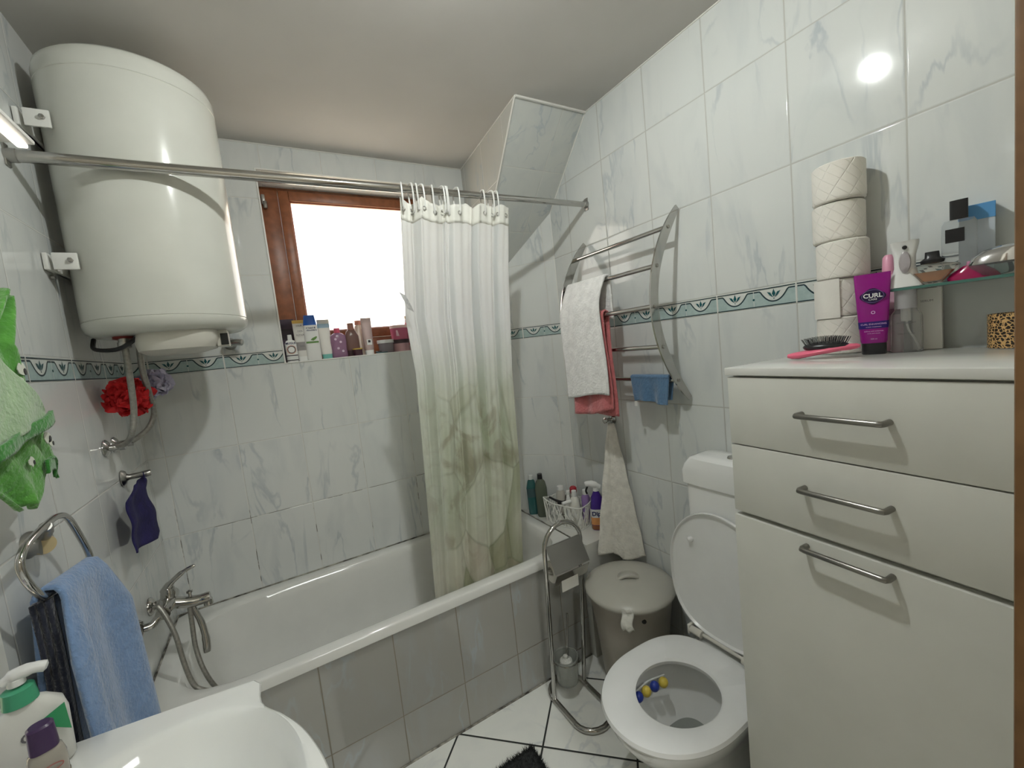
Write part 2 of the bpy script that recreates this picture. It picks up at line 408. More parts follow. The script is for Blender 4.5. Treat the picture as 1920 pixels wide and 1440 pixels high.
border('trim_5', (WX1+.002, D, ZB), (1, 0, 0), 1.08-WX1, .082+.75-WX1, (0, -1, 0))
border('trim_6', (L, 1.075, ZB), (0, 1, 0), D-1.075, .104+.75-1.075, (1, 0, 0))
dn_ = Vector((-dg_t.y, dg_t.x, 0)); dn_ = dn_ if dn_.x < 0 else -dn_
border('trim_7', (W, 1.785, ZB), dg_t, .455, -.03, dn_)
b = MB(); b.box(WX0-.006, WX1+.006, D-.004, D+.006, WZ0-.004, WZ0+.0015, .001); b.box(WX0-.006, WX0+.001, D-.004, D+.004, WZ0, WZ1+.005, .001); b.box(WX0, WX1, D-.004, D+.004, WZ1, WZ1+.006, .001)
struct('trim_8', b, white_pl)

# window
b = MB(); y0, y1 = 2.335, 2.395; fx0, fx1, fz0, fz1 = .050, .885, .028, .97
for bx in ((fx0, .143, fz0, fz1), (.822, fx1, fz0, fz1), (.143, .822, fz0, .13), (.143, .822, .872, fz1)): b.box(bx[0], bx[1], y0+.008, y1, bx[2], bx[3], .002)
win = struct('window_1', b, brown)
b = MB()
for bx in ((.145, .190, .132, .870), (.777, .820, .132, .870), (.190, .777, .132, .178), (.190, .777, .824, .870)): b.box(bx[0], bx[1], y0-.006, y1-.01, bx[2], bx[3], .004)
part('sash', b, brown, win)
b = MB()
for bx in ((.190, .196, .178, .824), (.771, .777, .178, .824), (.196, .771, .178, .184), (.196, .771, .818, .824)): b.box(bx[0], bx[1], y0+.006, y0+.014, bx[2], bx[3], .001)
part('glazing_bead', b, pm('reddish bead', sr(150, 84, 58), .4), win)
gm = bpy.data.materials.new('frosted glass'); gm.use_nodes = True; nt = gm.node_tree; nt.nodes.remove(nt.nodes['Principled BSDF']); N = NB(nt)
out = nt.nodes['Material Output']; tr = nt.nodes.new('ShaderNodeBsdfTranslucent'); tr.inputs[0].default_value = (.95, .95, .95, 1)
tp = nt.nodes.new('ShaderNodeBsdfTransparent'); tp.inputs[0].default_value = (.97, .97, .97, 1); gl = nt.nodes.new('ShaderNodeBsdfGlossy'); gl.inputs['Roughness'].default_value = .25
m1 = nt.nodes.new('ShaderNodeMixShader'); m2 = nt.nodes.new('ShaderNodeMixShader'); 
tc = nt.nodes.new('ShaderNodeTexCoord'); f_ = N.mr(N.noise(tc.outputs['Object'], 45, 2), .3, .7, .45, .55); nt.links.new(f_, m1.inputs[0])
nt.links.new(tr.outputs[0], m1.inputs[1]); nt.links.new(tp.outputs[0], m1.inputs[2]); m2.inputs[0].default_value = .04; nt.links.new(m1.outputs[0], m2.inputs[1]); nt.links.new(gl.outputs[0], m2.inputs[2]); nt.links.new(m2.outputs[0], out.inputs[0])
b = MB(); b.box(.188, .779, y0+.015, y0+.0154, .176, .826); part('pane', b, gm, win)
b = MB(); b.box(.072, .088, y0-.012, y0+.008, .80, .845, .004); b.lathe([(.009, 0), (.009, .03), (.006, .034)], (.085, y0-.01, .78), n=14); part('hinge', b, steel, win)

# ceiling lamp
LX, LY = .43, .755
t = thing('ceiling_lamp', 'small round white ceiling spot with a glowing bulb', 'lamp', (LX, LY, CE-.001))
b = MB(); b.lathe([(0, -.001), (.055, -.001), (.056, -.012), (.052, -.018), (.036, -.022), (.032, -.014), (.022, -.006), (0, -.006)], (LX, LY, CE)); part('base', b, white_pl, t)
b = MB(); b.lathe([(.066, -.002), (.070, -.002), (.072, -.010), (.068, -.010), (.066, -.002)], (LX, LY, CE), cap0=False, cap1=False); part('rim_ring', b, chrome, t)
b = MB(); b.ell((LX, LY, CE-.030), .0235, .0235, .020, 24); part('bulb', b, pm('glowing bulb', (.965, 1, .965), .4, emis=LAMP), t, 'glowing frosted bulb')
hl = bpy.data.lights.new('hall_fill', 'AREA'); hl.size = .5; hl.energy = HALL_FILL; hl.color = (.97, 1, .96); ho = bpy.data.objects.new('hall_fill', hl); COL.objects.link(ho); ho.location = (.2, -1.1, Z0+CE-.03)  # added fill: unseen area light behind the camera, lifts the lower and nearer parts
# light bar over the basin
t = thing('wall_light_bar', 'slim lit light bar on the left wall above the towel ring', 'lamp', (-.33, .80, .40))
b = MB(); b.box(-.345, -.296, .40, 1.045, .432, .440, .003); b.box(-.62, -.34, .69, .73, .425, .440, .003); b.box(-.632, -.61, .60, .82, .35, .47, .004); part('housing', b, white_pl, t)
b = MB(); b.box(-.318, -.3035, .41, 1.040, .423, .4315, .003); part('diffuser', b, pm('lit diffuser', (1, .93, .84), .5, emis=BAR), t)

# ================================================================ bath, panel, ledge
b = MB(); b.box(L, 1.14, 1.510, 1.522, FL, -.990, 0); struct('wall_bath_front', b, t_panel)
b = MB(); b.mi = 0
b.prism([(1.143, 1.475), (1.357, 1.475), (1.357, 1.785), (1.143, 2.066)], (0, 0, FL), (1, 0, 0), (0, 1, 0), -.953-FL)
struct('wall_bath_ledge', b, [t_ledge])
b = MB(); b.tube([(1.141, 1.50, -.9525), (1.141, 2.06, -.9525)], .0022, 6); b.tube([(L+.003, D-.004, -.952), (1.09, D-.004, -.952)], .003, 6); b.tube([(L+.004, 1.53, -.952), (L+.004, D-.01, -.952)], .003, 6)
b.tube([(L, 1.507, FL+.002), (1.14, 1.507, FL+.002)], .004, 6)
struct('trim_9', b, pm('mouldy sealant', (.45, .43, .37), .7, noise=(26, (.03, .025, .02), 1)))
bx, by, hx, hy = (L+1.138)/2+.001, (1.497+2.148)/2, (1.138-L)/2, (2.148-1.497)/2
t = thing('bathtub', 'built-in white bathtub behind the tiled panel', 'bathtub', (bx, by, -1.40))
b = MB(); ix, iy, dx, dy = .735, .268, .012, -.004
b.se((bx, by, 0), [(-.992, hx-.004, hy-.003, 40), (-.99, hx, hy, 40), (-.960, hx, hy, 40), (-.954, hx-.004, hy-.004, 40), (-.952, hx-.012, hy-.010, 30),
  (-.952, ix+.014, iy+.012, 9, dx, dy), (-.954, ix+.004, iy+.004, 7, dx, dy), (-.962, ix-.004, iy-.004, 6, dx, dy), (-1.00, ix-.012, iy-.012, 6, dx, dy), (-1.15, ix-.045, iy-.03, 5.5, dx+.01, dy),
  (-1.29, ix-.085, iy-.055, 5, dx+.02, dy), (-1.33, ix-.12, iy-.09, 4, dx+.02, dy), (-1.345, ix-.2, iy-.15, 3, dx+.02, dy)], n=160, cap0=False)
part('basin', b, enam, t)
b = MB(); b.lathe([(.0, .004), (.024, .004), (.026, 0), (.026, -.004)], (-.16, by, -1.344)); part('drain', b, chrome, t)

# ================================================================ water heater
cx, cy, R = -.252, 1.702, .2065
t = thing('water_heater', 'large cream cylindrical water heater on the left wall', 'water heater', (cx, cy, .10))
b = MB()
b.lathe([(0, .150), (R-.05, .1505), (R-.022, .154), (R-.006, .165), (R, .183), (R, .1915), (R-.0015, .193), (R, .1945), (R, .843), (R-.0015, .8445), (R, .846), (R, .876), (R-.004, .892), (R-.014, .902), (R-.05, .908), (0, .912)], (cx, cy, 0), n=96)
part('tank', b, heater_m, t)
for z_ in (.712, .350):
    b = MB(); b.box(L+.001, -.455, cy-.10, cy+.10, z_-.022, z_+.022, .002)
    b.box(-.452, -.402, cy-.155, cy-.148, z_-.022, z_+.022, .002); b.box(-.470, -.460, cy-.155, cy+.15, z_-.022, z_+.022, .002)
    br = part('bracket', b, white_pl, t)
    b = MB(); b.lathe([(.006, 0), (.006, .008), (0, .009)], (-.416, cy-.155, z_+.002), axis=(0, -1, 0), n=6); part('bolt', b, steel, br)
    b = MB(); b.lathe([(.006, 0), (.006, .008), (0, .009)], (L+.002, cy-.12, z_-.035), axis=(1, 0, 0), n=8); part('bolt', b, steel, br)
b = MB()
b.se((0, 0, 0), [(.152, .10, .105, 3.4, -.228, 1.650), (.123, .103, .105, 3.4, -.23, 1.648), (.100, .095, .095, 3.2, -.235, 1.648), (.090, .07, .07, 3, -.243, 1.648)], n=48)
cv = part('thermostat_cover', b, cream_pl, t)
b = MB(); b.box(-.136, -.104, 1.61, 1.68, .100, .152, .004); part('cover_latch', b, cream_pl, cv)
b = MB(); b.box(-.124, -.104, 1.606, 1.614, .104, .140, .001); part('slot', b, dark, cv)
b = MB(); b.tube([(-.44, 1.69, .152), (-.435, 1.66, .123), (-.39, 1.61, .112), (-.358, 1.60, .118), (-.32, 1.60, .145)], .006, 8, sub=6); part('cable', b, black, t)
b = MB(); b.lathe([(.013, .152), (.013, .133), (.016, .132), (.016, .117), (.012, .115)], (-.358, 1.62, 0), n=10); part('nut', b, steel, t)
b = MB(); b.lathe([(.024, .151), (.024, .144), (.015, .141)], (-.36, 1.63, 0), n=20); part('inlet_ring', b, pm('red gasket', sr(120, 40, 36), .6), t)
hose_m = pm('braided hose', (.36, .35, .32), .38, .7, noise=(120, (.28, .27, .245), 1))
b = MB(); b.tube([(-.358, 1.62, .116), (-.362, 1.63, .03), (-.372, 1.65, -.07), (-.385, 1.65, -.135), (-.415, 1.70, -.168), (-.445, 1.72, -.176)], .0082, 12, sub=6); part('hose', b, hose_m, t)
b = MB(); b.tube([(-.345, 1.72, .148), (-.352, 1.735, .06), (-.352, 1.76, -.02), (-.356, 1.80, -.09), (-.378, 1.80, -.14), (-.42, 1.80, -.172), (-.445, 1.80, -.178)], .0085, 12, sub=6); part('hose', b, hose_m, t)
for y_, r_ in ((1.72, .027), (1.80, .025)):
    b = MB(); b.lathe([(0, 0), (r_, 0), (r_, .003), (r_*.7, .010), (.010, .012), (.010, .034), (.013, .035), (.013, .048), (0, .049)], (L+.001, y_, -.177), axis=(1, 0, 0), n=24); part('wall_flange', b, chrome, t)

# wall valve right of the heater
t = thing('wall_valve', 'chrome valve with pointed knob beneath the water heater on the back wall', 'valve', (-.135, D, .12))
b = MB(); b.lathe([(0, 0), (.024, 0), (.025, .004), (.019, .012), (.019, .05), (.016, .055), (0, .056)], (-.135, D-.001, .139), axis=(0, -1, 0)); part('body', b, steel, t)
b = MB(); b.tube([(-.135, 2.095, .140), (-.11, 2.085, .141), (-.085, 2.078, .137)], [.014, .014, .009], 14, sub=4); part('handle', b, chrome, t)

# bath puffs
def puff(name, label, c, R_, mt):
    b = MB(); c = Vector(c)
    rnd = random.Random(int(R_*1000))
    for k in range(150):
        d = Vector((rnd.gauss(0, 1), rnd.gauss(0, 1), rnd.gauss(0, 1))).normalized()
        p = c+d*R_*(.35+.45*rnd.random()); q = (d+Vector((rnd.gauss(0, .6), rnd.gauss(0, .6), rnd.gauss(0, .6)))).normalized(); u = q.orthogonal().normalized(); v = q.cross(u)
        n = 14; rings = [[], []]
        for i in range(n):
            a = 2*pi*i/n
            for j, rr in enumerate((.12, .42)):
                w_ = sin(a*3+k)*.16*R_*j
                rings[j].append(p+(u*cos(a)+v*sin(a))*rr*R_+q*w_)
        b.loft(rings, False, False)
    s = link(name, b, mt, ang=180)
    tag(s, label, 'bath puff'); return s
puff('bath_puff', 'red mesh bath puff hanging behind the heater hose', (-.402, 1.765, -.030), .062, pm('red mesh', sr(228, 50, 54), .7, noise=(60, sr(200, 34, 42), 1)))
puff('bath_puff', 'pale lilac mesh bath puff hanging in the left corner', (-.378, 1.985, .006), .056, pm('lilac mesh', sr(208, 204, 228), .7))

# ================================================================ shower rail, rings, curtain
def rodp(x): k = (x-L)/(W-L); return Vector((x, 1.470+.035*k, .580+.030*k))
t = thing('shower_rail', 'long chrome shower rail spanning wall to wall over the bath', 'curtain rail', rodp(.44))
b = MB(); b.tube([rodp(L+.004), rodp(.50)], .0145, 20); b.tube([rodp(.49), rodp(W-.004)], .0125, 20); part('rod', b, chrome, t)
for x_, sgn in ((L, 1), (W, -1)):
    b = MB(); q = rodp(x_); b.box(q.x+(0 if sgn > 0 else -.004), q.x+(.004 if sgn > 0 else 0), q.y-.012, q.y+.012, q.z-.026, q.z+.028, .0015); b.lathe([(.016, 0), (.016, .020), (.0135, .022)], q, axis=(sgn, 0, 0)); part('end_bracket', b, steel, t)

cm = bpy.data.materials.new('printed shower curtain'); cm.use_nodes = True; nt = cm.node_tree; b_ = nt.nodes['Principled BSDF']; N = NB(nt)
tc = nt.nodes.new('ShaderNodeTexCoord'); uvn = nt.nodes.new('ShaderNodeUVMap'); uvn.uv_map = 'UVMap'
sx = nt.nodes.new('ShaderNodeSeparateXYZ'); nt.links.new(uvn.outputs[0], sx.inputs[0]); U_, V_ = sx.outputs[0], sx.outputs[1]   # V: 0 bottom .. 1 top (print space)
uv3 = nt.nodes.new('ShaderNodeMapping'); uv3.inputs['Scale'].default_value = (4.2, 3.4, 1); nt.links.new(uvn.outputs[0], uv3.inputs[0])
nA = N.noise(uv3.outputs[0], 1.1, 3, 1.4); nB = N.noise(uv3.outputs[0], 2.3, 5, 2.2); nC = N.noise(uv3.outputs[0], .8, 2, .6)
c0 = (.82, .845, .85)
green = (.52, .58, .42); olive = (.45, .45, .34); peach = (.68, .58, .49); leaf = (.68, .72, .60)
g1 = N.mr(V_, .74, .40); body = N.mix(g1, c0, N.mix(N.mr(nA, .35, .62), leaf, green))
body = N.mix(N.m('MULTIPLY', N.mr(V_, .56, .44), N.mr(nB, .46, .64)), body, olive)
body = N.mix(N.m('MULTIPLY', N.mr(V_, .26, .08), N.mr(nC, .35, .65, .45, 1.)), body, peach)
# large printed leaves and petals
vo = nt.nodes.new('ShaderNodeTexVoronoi'); vo.inputs['Scale'].default_value = 1.5; vo.feature = 'F1'
wv = N.vm('ADD', uv3.outputs[0], N.vm('MULTIPLY', N.vm('SUBTRACT', (nt.nodes.new('ShaderNodeTexNoise')).outputs['Color'], (.5, .5, .5)), (0., 0., 0.)))
nt.links.new(wv, vo.inputs['Vector']); sc3 = nt.nodes.new('ShaderNodeSeparateXYZ'); nt.links.new(vo.outputs['Color'], sc3.inputs[0])
rad = N.mr(vo.outputs['Distance'], .05, .55)
mk = N.m('MULTIPLY', N.mr(V_, .60, .48), N.mr(U_, .07, .10, .25, 1.))
body = N.mix(N.m('MULTIPLY', mk, N.m('MULTIPLY', N.mr(sc3.outputs[0], .35, .6), .65)), body, (.72, .74, .62))
body = N.mix(N.m('MULTIPLY', mk, N.m('MULTIPLY', N.m('MULTIPLY', rad, N.mr(sc3.outputs[1], .3, .7)), .55)), body, (.30, .34, .18))
ve = nt.nodes.new('ShaderNodeTexVoronoi'); ve.inputs['Scale'].default_value = 1.5; ve.feature = 'DISTANCE_TO_EDGE'; nt.links.new(wv, ve.inputs['Vector'])
body = N.mix(N.m('MULTIPLY', N.mr(ve.outputs[0], .0, .03, 1., 0.), N.m('MULTIPLY', mk, .35)), body, (.24, .26, .16))
band = N.m('MULTIPLY', N.mr(N.m('ABSOLUTE', N.m('SUBTRACT', N.m('ADD', V_, N.m('MULTIPLY', nA, .12)), .40)), .0, .035, 1., 0.), N.mr(U_, .09, .12))
body = N.mix(N.m('MULTIPLY', band, .5), body, (.33, .31, .20))
body = N.mix(N.m('MULTIPLY', N.mr(U_, .10, .07), N.mr(V_, .45, .6, .35, .0)), body, (.74, .77, .70))
nt.links.new(body, b_.inputs['Base Color']); b_.inputs['Roughness'].default_value = .45; b_.inputs['Sheen Weight'].default_value = .2
bp = nt.nodes.new('ShaderNodeBump'); bp.inputs['Strength'].default_value = .55; bp.inputs['Distance'].default_value = .004
uv4 = nt.nodes.new('ShaderNodeMapping'); uv4.inputs['Scale'].default_value = (5, 8, 1); nt.links.new(uvn.outputs[0], uv4.inputs[0])
nt.links.new(N.m('ABSOLUTE', N.m('SUBTRACT', N.noise(uv4.outputs[0], 2.2, 4, 1.2), .5)), bp.inputs['Height']); nt.links.new(bp.outputs[0], b_.inputs['Normal'])
tl = nt.nodes.new('ShaderNodeBsdfTranslucent'); nt.links.new(body, tl.inputs[0]); ms = nt.nodes.new('ShaderNodeMixShader'); ms.inputs[0].default_value = .55
nt.links.new(b_.outputs[0], ms.inputs[1]); nt.links.new(tl.outputs[0], ms.inputs[2]); nt.links.new(ms.outputs[0], nt.nodes['Material Output'].inputs[0])

def lerp_t(tab, t):
    for (a, va), (b2, vb) in zip(tab[:-1], tab[1:]):
        if t <= b2: return va+(vb-va)*(t-a)/(b2-a)
    return tab[-1][1]
ZTOP, ZBOT = .568, -1.01
XL = [(0, .478), (.27, .452), (.40, .468), (.75, .452), (1, .440)]; XR = [(0, .930), (.15, .905), (.43, .885), (.7, .885), (1, .862)]
def fold(s, t):
    a = .5+.5*min(1, t*3)
    w = 3.1*s+.9*s*s; f = .023*sin(2*pi*(w+.10*sin(3*t)))+.010*sin(2*pi*(s*9.5+.3*t)+1.3)*(1-.6*t)+.004*sin(2*pi*(s*21+t)+.5)*(1-.6*t)+.012*math.exp(-((s-.26+.1*t)/.03)**2)
    flat = 1-.7*max(0, (s-.80)/.2)
    return f*a*flat*(1-.25*t)+(.010*sin(26*s)*(1-min(1, t*8)))
def cpos(s, t):
    xl, xr = lerp_t(XL, t), lerp_t(XR, t); g = s+.030*sin(2*pi*(3.1*s+.9*s*s)+1.1)*(1-.3*t)*min(1, 4*s, 4*(1-s))
    z = ZTOP-.018*abs(sin(pi*s*5.5))*(1 if s < .72 else .3)*(1-min(1, t*10))+(ZBOT-ZTOP)*t - .018*(s-.5)*(1-t)*0
    return Vector((xl+(xr-xl)*g, 1.484+.01*s+.095*t+fold(s, t), z))
t = thing('shower_curtain', 'white shower curtain with green floral print bunched on the rail', 'shower curtain', (.68, 1.53, ZBOT))
b = MB(); nu, nv = 170, 110; th = 0
b.surf(lambda u, v: cpos(u, .045+v*.955), nu, nv)
o = part('cloth', b, cm, t, ang=180)
uvl = o.data.uv_layers.new(name='UVMap')
bs = BASES[t.name]
for lp in o.data.loops:
    co = o.data.vertices[lp.vertex_index].co+bs; uvl.data[lp.index].uv = ((lp.vertex_index//(nv+1))/nu*.45, (co.z-ZBOT)/(ZTOP-ZBOT))
b = MB(); b.surf(lambda u, v: cpos(u, v*.047)+Vector((0, -.0005, 0)), nu, 6, .0022); part('header_band', b, pm('curtain hem', (.76, .755, .70), .6, bump=(50, .3, .002)), t, 'doubled cream hem band', ang=180)
eyes = [.02, .09, .155, .20, .265, .33, .385, .43, .50, .745, .80, .88]
b0 = None
for s_ in eyes+[.955]:
    p = cpos(s_, .022); b = MB(); b.tube([p+Vector((.0065*cos(a), -.004, .0065*sin(a))) for a in [i*pi/6 for i in range(12)]], .0016, 6, closed=True); part('eyelet', b, steel, t)
b = MB(); b.surf(lambda u, v: (.449-.020*(1-v)+.022*u, 1.487-.012*sin(v*2), .235-.045*u*.3-.062*v), 4, 6, .0008); part('care_label', b, pm('label cloth', (.55, .55, .54), .8, noise=(90, (.35, .35, .36), 1)), t)
rings0 = None
for i, s_ in enumerate(eyes):
    p = cpos(s_, .022); r0 = rodp(p.x)
    b = MB(); c = Vector((0, 0, 0)); dz = r0.z-p.z
    tw = [-.5, .2, -.2, .5, -.4, .3, .1, -.3, .4, -.1, .35, .2][i]*.9
    pts = [Vector((sin(tw)*q[0]*.6, -cos(tw)*q[0], q[1])) for q in [(.004, -dz-.004), (.014, -dz-.002), (.021, -dz*.5), (.019, .008), (.008, .0185), (-.008, .0185), (-.0185, .006), (-.018, -dz*.45), (-.010, -dz*.85)]]
    b.tube([r0+q for q in pts], .0031, 8, sub=4)
    tag(link('curtain_ring', b, pm('ring plastic', (.72, .72, .70), .35)), 'small white plastic hook ring holding the curtain on the rail', 'curtain ring', 'white curtain rings on the shower rail')

# ================================================================ towel rack on the right wall
cz, hz, bul = .085, .351, .158
def rx(z): return W-.012-bul*(1-((z-cz)/hz)**2)
t = thing('towel_rack', 'curved chrome wall rack with five rungs between two bowed bars', 'towel rack', (W, 1.27, -.266))
for y_ in (1.017, 1.53):
    b = MB(); ri, ro = [], []
    n = 36; rings = []
    for i in range(n+1):
        z = cz-hz+2*hz*i/n; x = rx(z); e_ = abs((z-cz)/hz); w_ = .020-.010*e_**6; sl_ = 2*bul*(z-cz)/hz**2
        nx, nz = 1/sqrt(1+sl_**2), -sl_/sqrt(1+sl_**2)
        a = Vector((x-nx*w_, y_, z-nz*w_)); c = Vector((min(W-.001, x+nx*w_), y_, z+nz*w_)); h = Vector((0, .003, 0))
        rings.append([a-h, c-h, c+h, a+h])
    b.loft(rings); part('side_bar', b, chrome, t)
for z_ in (.363, .226, .085, -.060, -.190):
    b = MB(); b.tube([(rx(z_), 1.014, z_), (rx(z_), 1.533, z_)], .0088, 14); part('rung', b, chrome, t)
    for y_, s_ in ((1.0145, -1), (1.5325, 1)):
        b = MB(); b.lathe([(.0062, 0), (.0062, .003), (.004, .0042), (.0025, .0028), (0, .0028)], (rx(z_), y_, z_), axis=(0, s_, 0), n=14); part('rung_bolt', b, steel, t)

def hang(mb, y0, y1, xr, zr, front, back, off_f=.011, off_b=.012, th=.006, wav=.004, tilt=0., bel=0., seed=0, spread=0., nu=26):
    """cloth folded over a rung (along y) at (xr, zr): front and back drops"""
    tot = front+back
    def fn(u, v):
        s = v*(tot+.03)-.0; y = y0+(y1-y0)*u
        if s < front: q = front-s; x = xr-off_f-.004*sin(q*9+seed); z = zr+.004-q; q_ = q
        elif s > front+.03: q = s-front-.03; x = xr+off_b; z = zr+.004-q; q_ = q
        else: a = (s-front)/.03*pi; x = xr-cos(a)*(off_f if a < pi/2 else off_b); z = zr+.004+sin(a)*.008; q_ = 0
        k = min(1, q_/.1)
        if s < front: x -= bel*(1-(1-min(1, q_/.15))**2)
        x += k*(wav*sin(u*9+seed)+wav*.6*sin(u*17+seed*2+z*6)); y += (u-.5)*spread*q_+k*.004*sin(z*14+seed); z += tilt*(u-.5)*(1 if x < xr else -1)*k+.006*k*sin(u*5+seed)
        return (x, y, z)
    mb.surf(fn, nu, 60, th)
b = MB(); hang(b, 1.262, 1.505, rx(.226), .232, 0.485, .16, off_f=.013, bel=.046, th=.008, wav=.004, tilt=-.02, spread=.06)
tag(link('white_towel', b, tw_white, ang=180), 'white fluffy towel folded over the second rung of the rack', 'towel')
b = MB(); hang(b, 1.262, 1.50, rx(.085), .092, .42, .42, off_f=.012, off_b=.016, th=.006, wav=.006, tilt=-.035, seed=2)
tag(link('pink_towel', b, tw_pink, ang=180), 'dusty pink towel hanging behind and below the white towel', 'towel')
b = MB(); hang(b, 1.045, 1.235, rx(-.190), -.183, .100, .085, off_f=.016, off_b=.014, th=.005, wav=.009, seed=4, spread=-.25, nu=40)
c_ = link('face_cloth', b, tw_denim, ang=180); tag(c_, 'small blue cloth draped on the lowest rung of the rack', 'cloth')
b = MB(); b.box(1.262, 1.264, 1.205, 1.218, -.297, -.277); part('care_label', b, white_pl, c_)

# hook with hand towel, right wall
t = thing('wall_hook', 'round chrome hook on the right wall below the pink towel', 'hook', (W, 1.459, -.42))
b = MB(); b.lathe([(0, 0), (.027, 0), (.027, .004), (.02, .010), (.008, .013), (.008, .03), (.014, .040), (.015, .048), (.009, .054), (0, .055)], (W-.001, 1.459, -.392), axis=(-1, 0, 0), n=28); part('knob', b, chrome, t)
b = MB()
def ht(u, v):
    y = 1.432+.006*(u-.5)*2+(1.630-1.44)*0; s = v**.9
    yl = 1.456-.004*s; yr = 1.420+(1.300-1.420)*s; g = u
    y = yl+(yr-yl)*g
    zb2 = -1.010-.0*g+.010*sin(g*7)
    z = -.405+(zb2+.405)*v
    x = 1.327-.010*sin(g*pi)*(.4+s)-.012*s*sin(g*11+.5)-.016*math.exp(-((g-.27)/.05)**2)*-1*s*.8+.002*sin(z*40)
    return (min(x-.13*s*(1-g)**1.3, 1.349), y, z)
b.surf(ht, 60, 70, .006)
b.tube([(1.316, 1.462, -.404), (1.31, 1.459, -.375), (1.316, 1.452, -.404)], .0022, 8, sub=5)
tag(link('hand_towel', b, tw_cream, ang=180), 'cream hand towel hanging in a long triangle from the hook', 'towel')

# ================================================================ left wall: green towel, ring, blue towel, hook, cloth
def hookL(y, z, label, ln=.05):
    t = thing('wall_hook', label, 'hook', (L, y, z))
    b = MB(); b.lathe([(0, 0), (.026, 0), (.027, .003), (.022, .010), (.012, .013), (.0095, .018), (.0095, ln), (.011, ln+.002), (.011, ln+.022), (.009, ln+.025), (0, ln+.0255)], (L+.001, y, z), axis=(1, .05, .02), n=26); part('peg', b, steel, t)
    return t
hookL(1.817, -.293, 'short chrome peg hook holding the navy cloth above the bath tap')
b = MB()
def nc(u, v):
    yl = lerp_t([(0, 1.755), (.06, 1.735), (.22, 1.650), (1, 1.615)], v); yr = lerp_t([(0, 1.855), (.08, 1.875), (.2, 1.85), (.8, 1.945), (.93, 1.945), (1, 1.90)], v)
    zl = lerp_t([(0, -.312), (.22, -.338), (1, -.490)], v); zr = lerp_t([(0, -.305), (.2, -.345), (.8, -.50), (1, -.535)], v)
    return (-.430+.008*sin(u*8+v*2)*(.3+v)+.003*sin(v*14), yl+(yr-yl)*u, zl+(zr-zl)*u)
b.surf(nc, 30, 30, .004); b.tube([(-.412, 1.795, -.300), (-.41, 1.79, -.28), (-.408, 1.785, -.314)], .0013, 6, sub=5)
tag(link('navy_cloth', b, tw_dk, ang=180), 'deep navy cloth hanging from the short peg hook', 'cloth')

# hook and green towel
hookL(1.12, .20, 'small peg hook at the left edge carrying the green towel', .03)
t = thing('green_towel', 'bright green towel with white animal figures on the left wall', 'towel', (-.40, 1.0, -.2))
OUT = [(.19, 1.10), (.10, 1.058), (.093, 1.068), (.046, 1.082), (0, 1.092), (-.03, 1.108), (-.068, 1.128), (-.100, 1.150), (-.124, 1.160), (-.128, 1.132), (-.142, 1.120), (-.165, 1.095), (-.184, 1.05)]
def gy(z):
    for (a, va), (c, vc) in zip(OUT[:-1], OUT[1:]):
        if z >= c: return va+(vc-va)*(a-z)/(a-c)
    return OUT[-1][1]
b = MB()
def gt(u, v):
    z = .19-.374*v; y1_ = gy(z); y0_ = .90+.02*v+(.13 if False else 0)*v
    y0_ = 1.08+(.86-1.08)*min(1, v*2.0)+(.14*max(0, (v-.72)/.28))
    y = y0_+(y1_-y0_)*u
    return (-.388+.007*sin(u*8+v*4)+.005*sin(u*17-v*5), y, z+.006*sin(u*6))
b.surf(gt, 50, 50, .006); part('cloth', b, tw_green, t, ang=180)
b = MB()
def gf(u, v):
    y = .90+(1.096-.90)*u; top = -.025+(1.096-y)*.85; bot = -.036-(1.096-y)*.20
    return (-.368+.004*sin(u*10+v*3), y, top+(bot-top)*v)
b.surf(gf, 30, 24, .005); part('folded_flap', b, tw_lg, t, 'pale green reverse side folded forward', ang=180)
b = MB(); b.surf(lambda u, v: (-.3640+.004*sin(u*10), .90+(1.108-.90)*u, -.036-(1.108-.90)*(1-u)*.20-.022*v+.010), 24, 4, .006); part('hem', b, tw_dg, t, ang=180)
b = MB()
def gd(u, v):
    a = -.5+u*2.2; r = .040+.012*v
    return (-.378+.008*cos(a*1.5+v), 1.085+r*sin(a)*1.0, -.150+.036*cos(a)*(1-.4*v)+.008*sin(v*4))
b.surf(gd, 24, 12, .005); part('rolled_corner', b, tw_dg, t, ang=180)
wf = pm('white figure print', (.62, .64, .56), .9)
for (y_, z_, s_) in ((1.062, .052, .015), (1.050, .030, .012), (1.102, -.075, .014), (1.112, -.086, .010), (1.03, -.108, .010)):
    rnd = random.Random(int(y_*999)); b = MB(); x_ = -.3765
    b.prism([(s_*(.75+.35*rnd.random())*cos(a), s_*(.6+.4*rnd.random())*sin(a)) for a in [i*pi/6 for i in range(12)]], (x_, y_, z_), (0, 1, 0), (0, 0, 1), .0012)
    f_ = part('printed_figure', b, wf, t)
    b = MB(); b.prism([(s_*.30*cos(a)+s_*.5, s_*.42*sin(a)-s_*.25) for a in [i*pi/4 for i in range(8)]], (x_+.0014, y_, z_), (0, 1, 0), (0, 0, 1), .0008); part('dark_patch', b, black, f_)

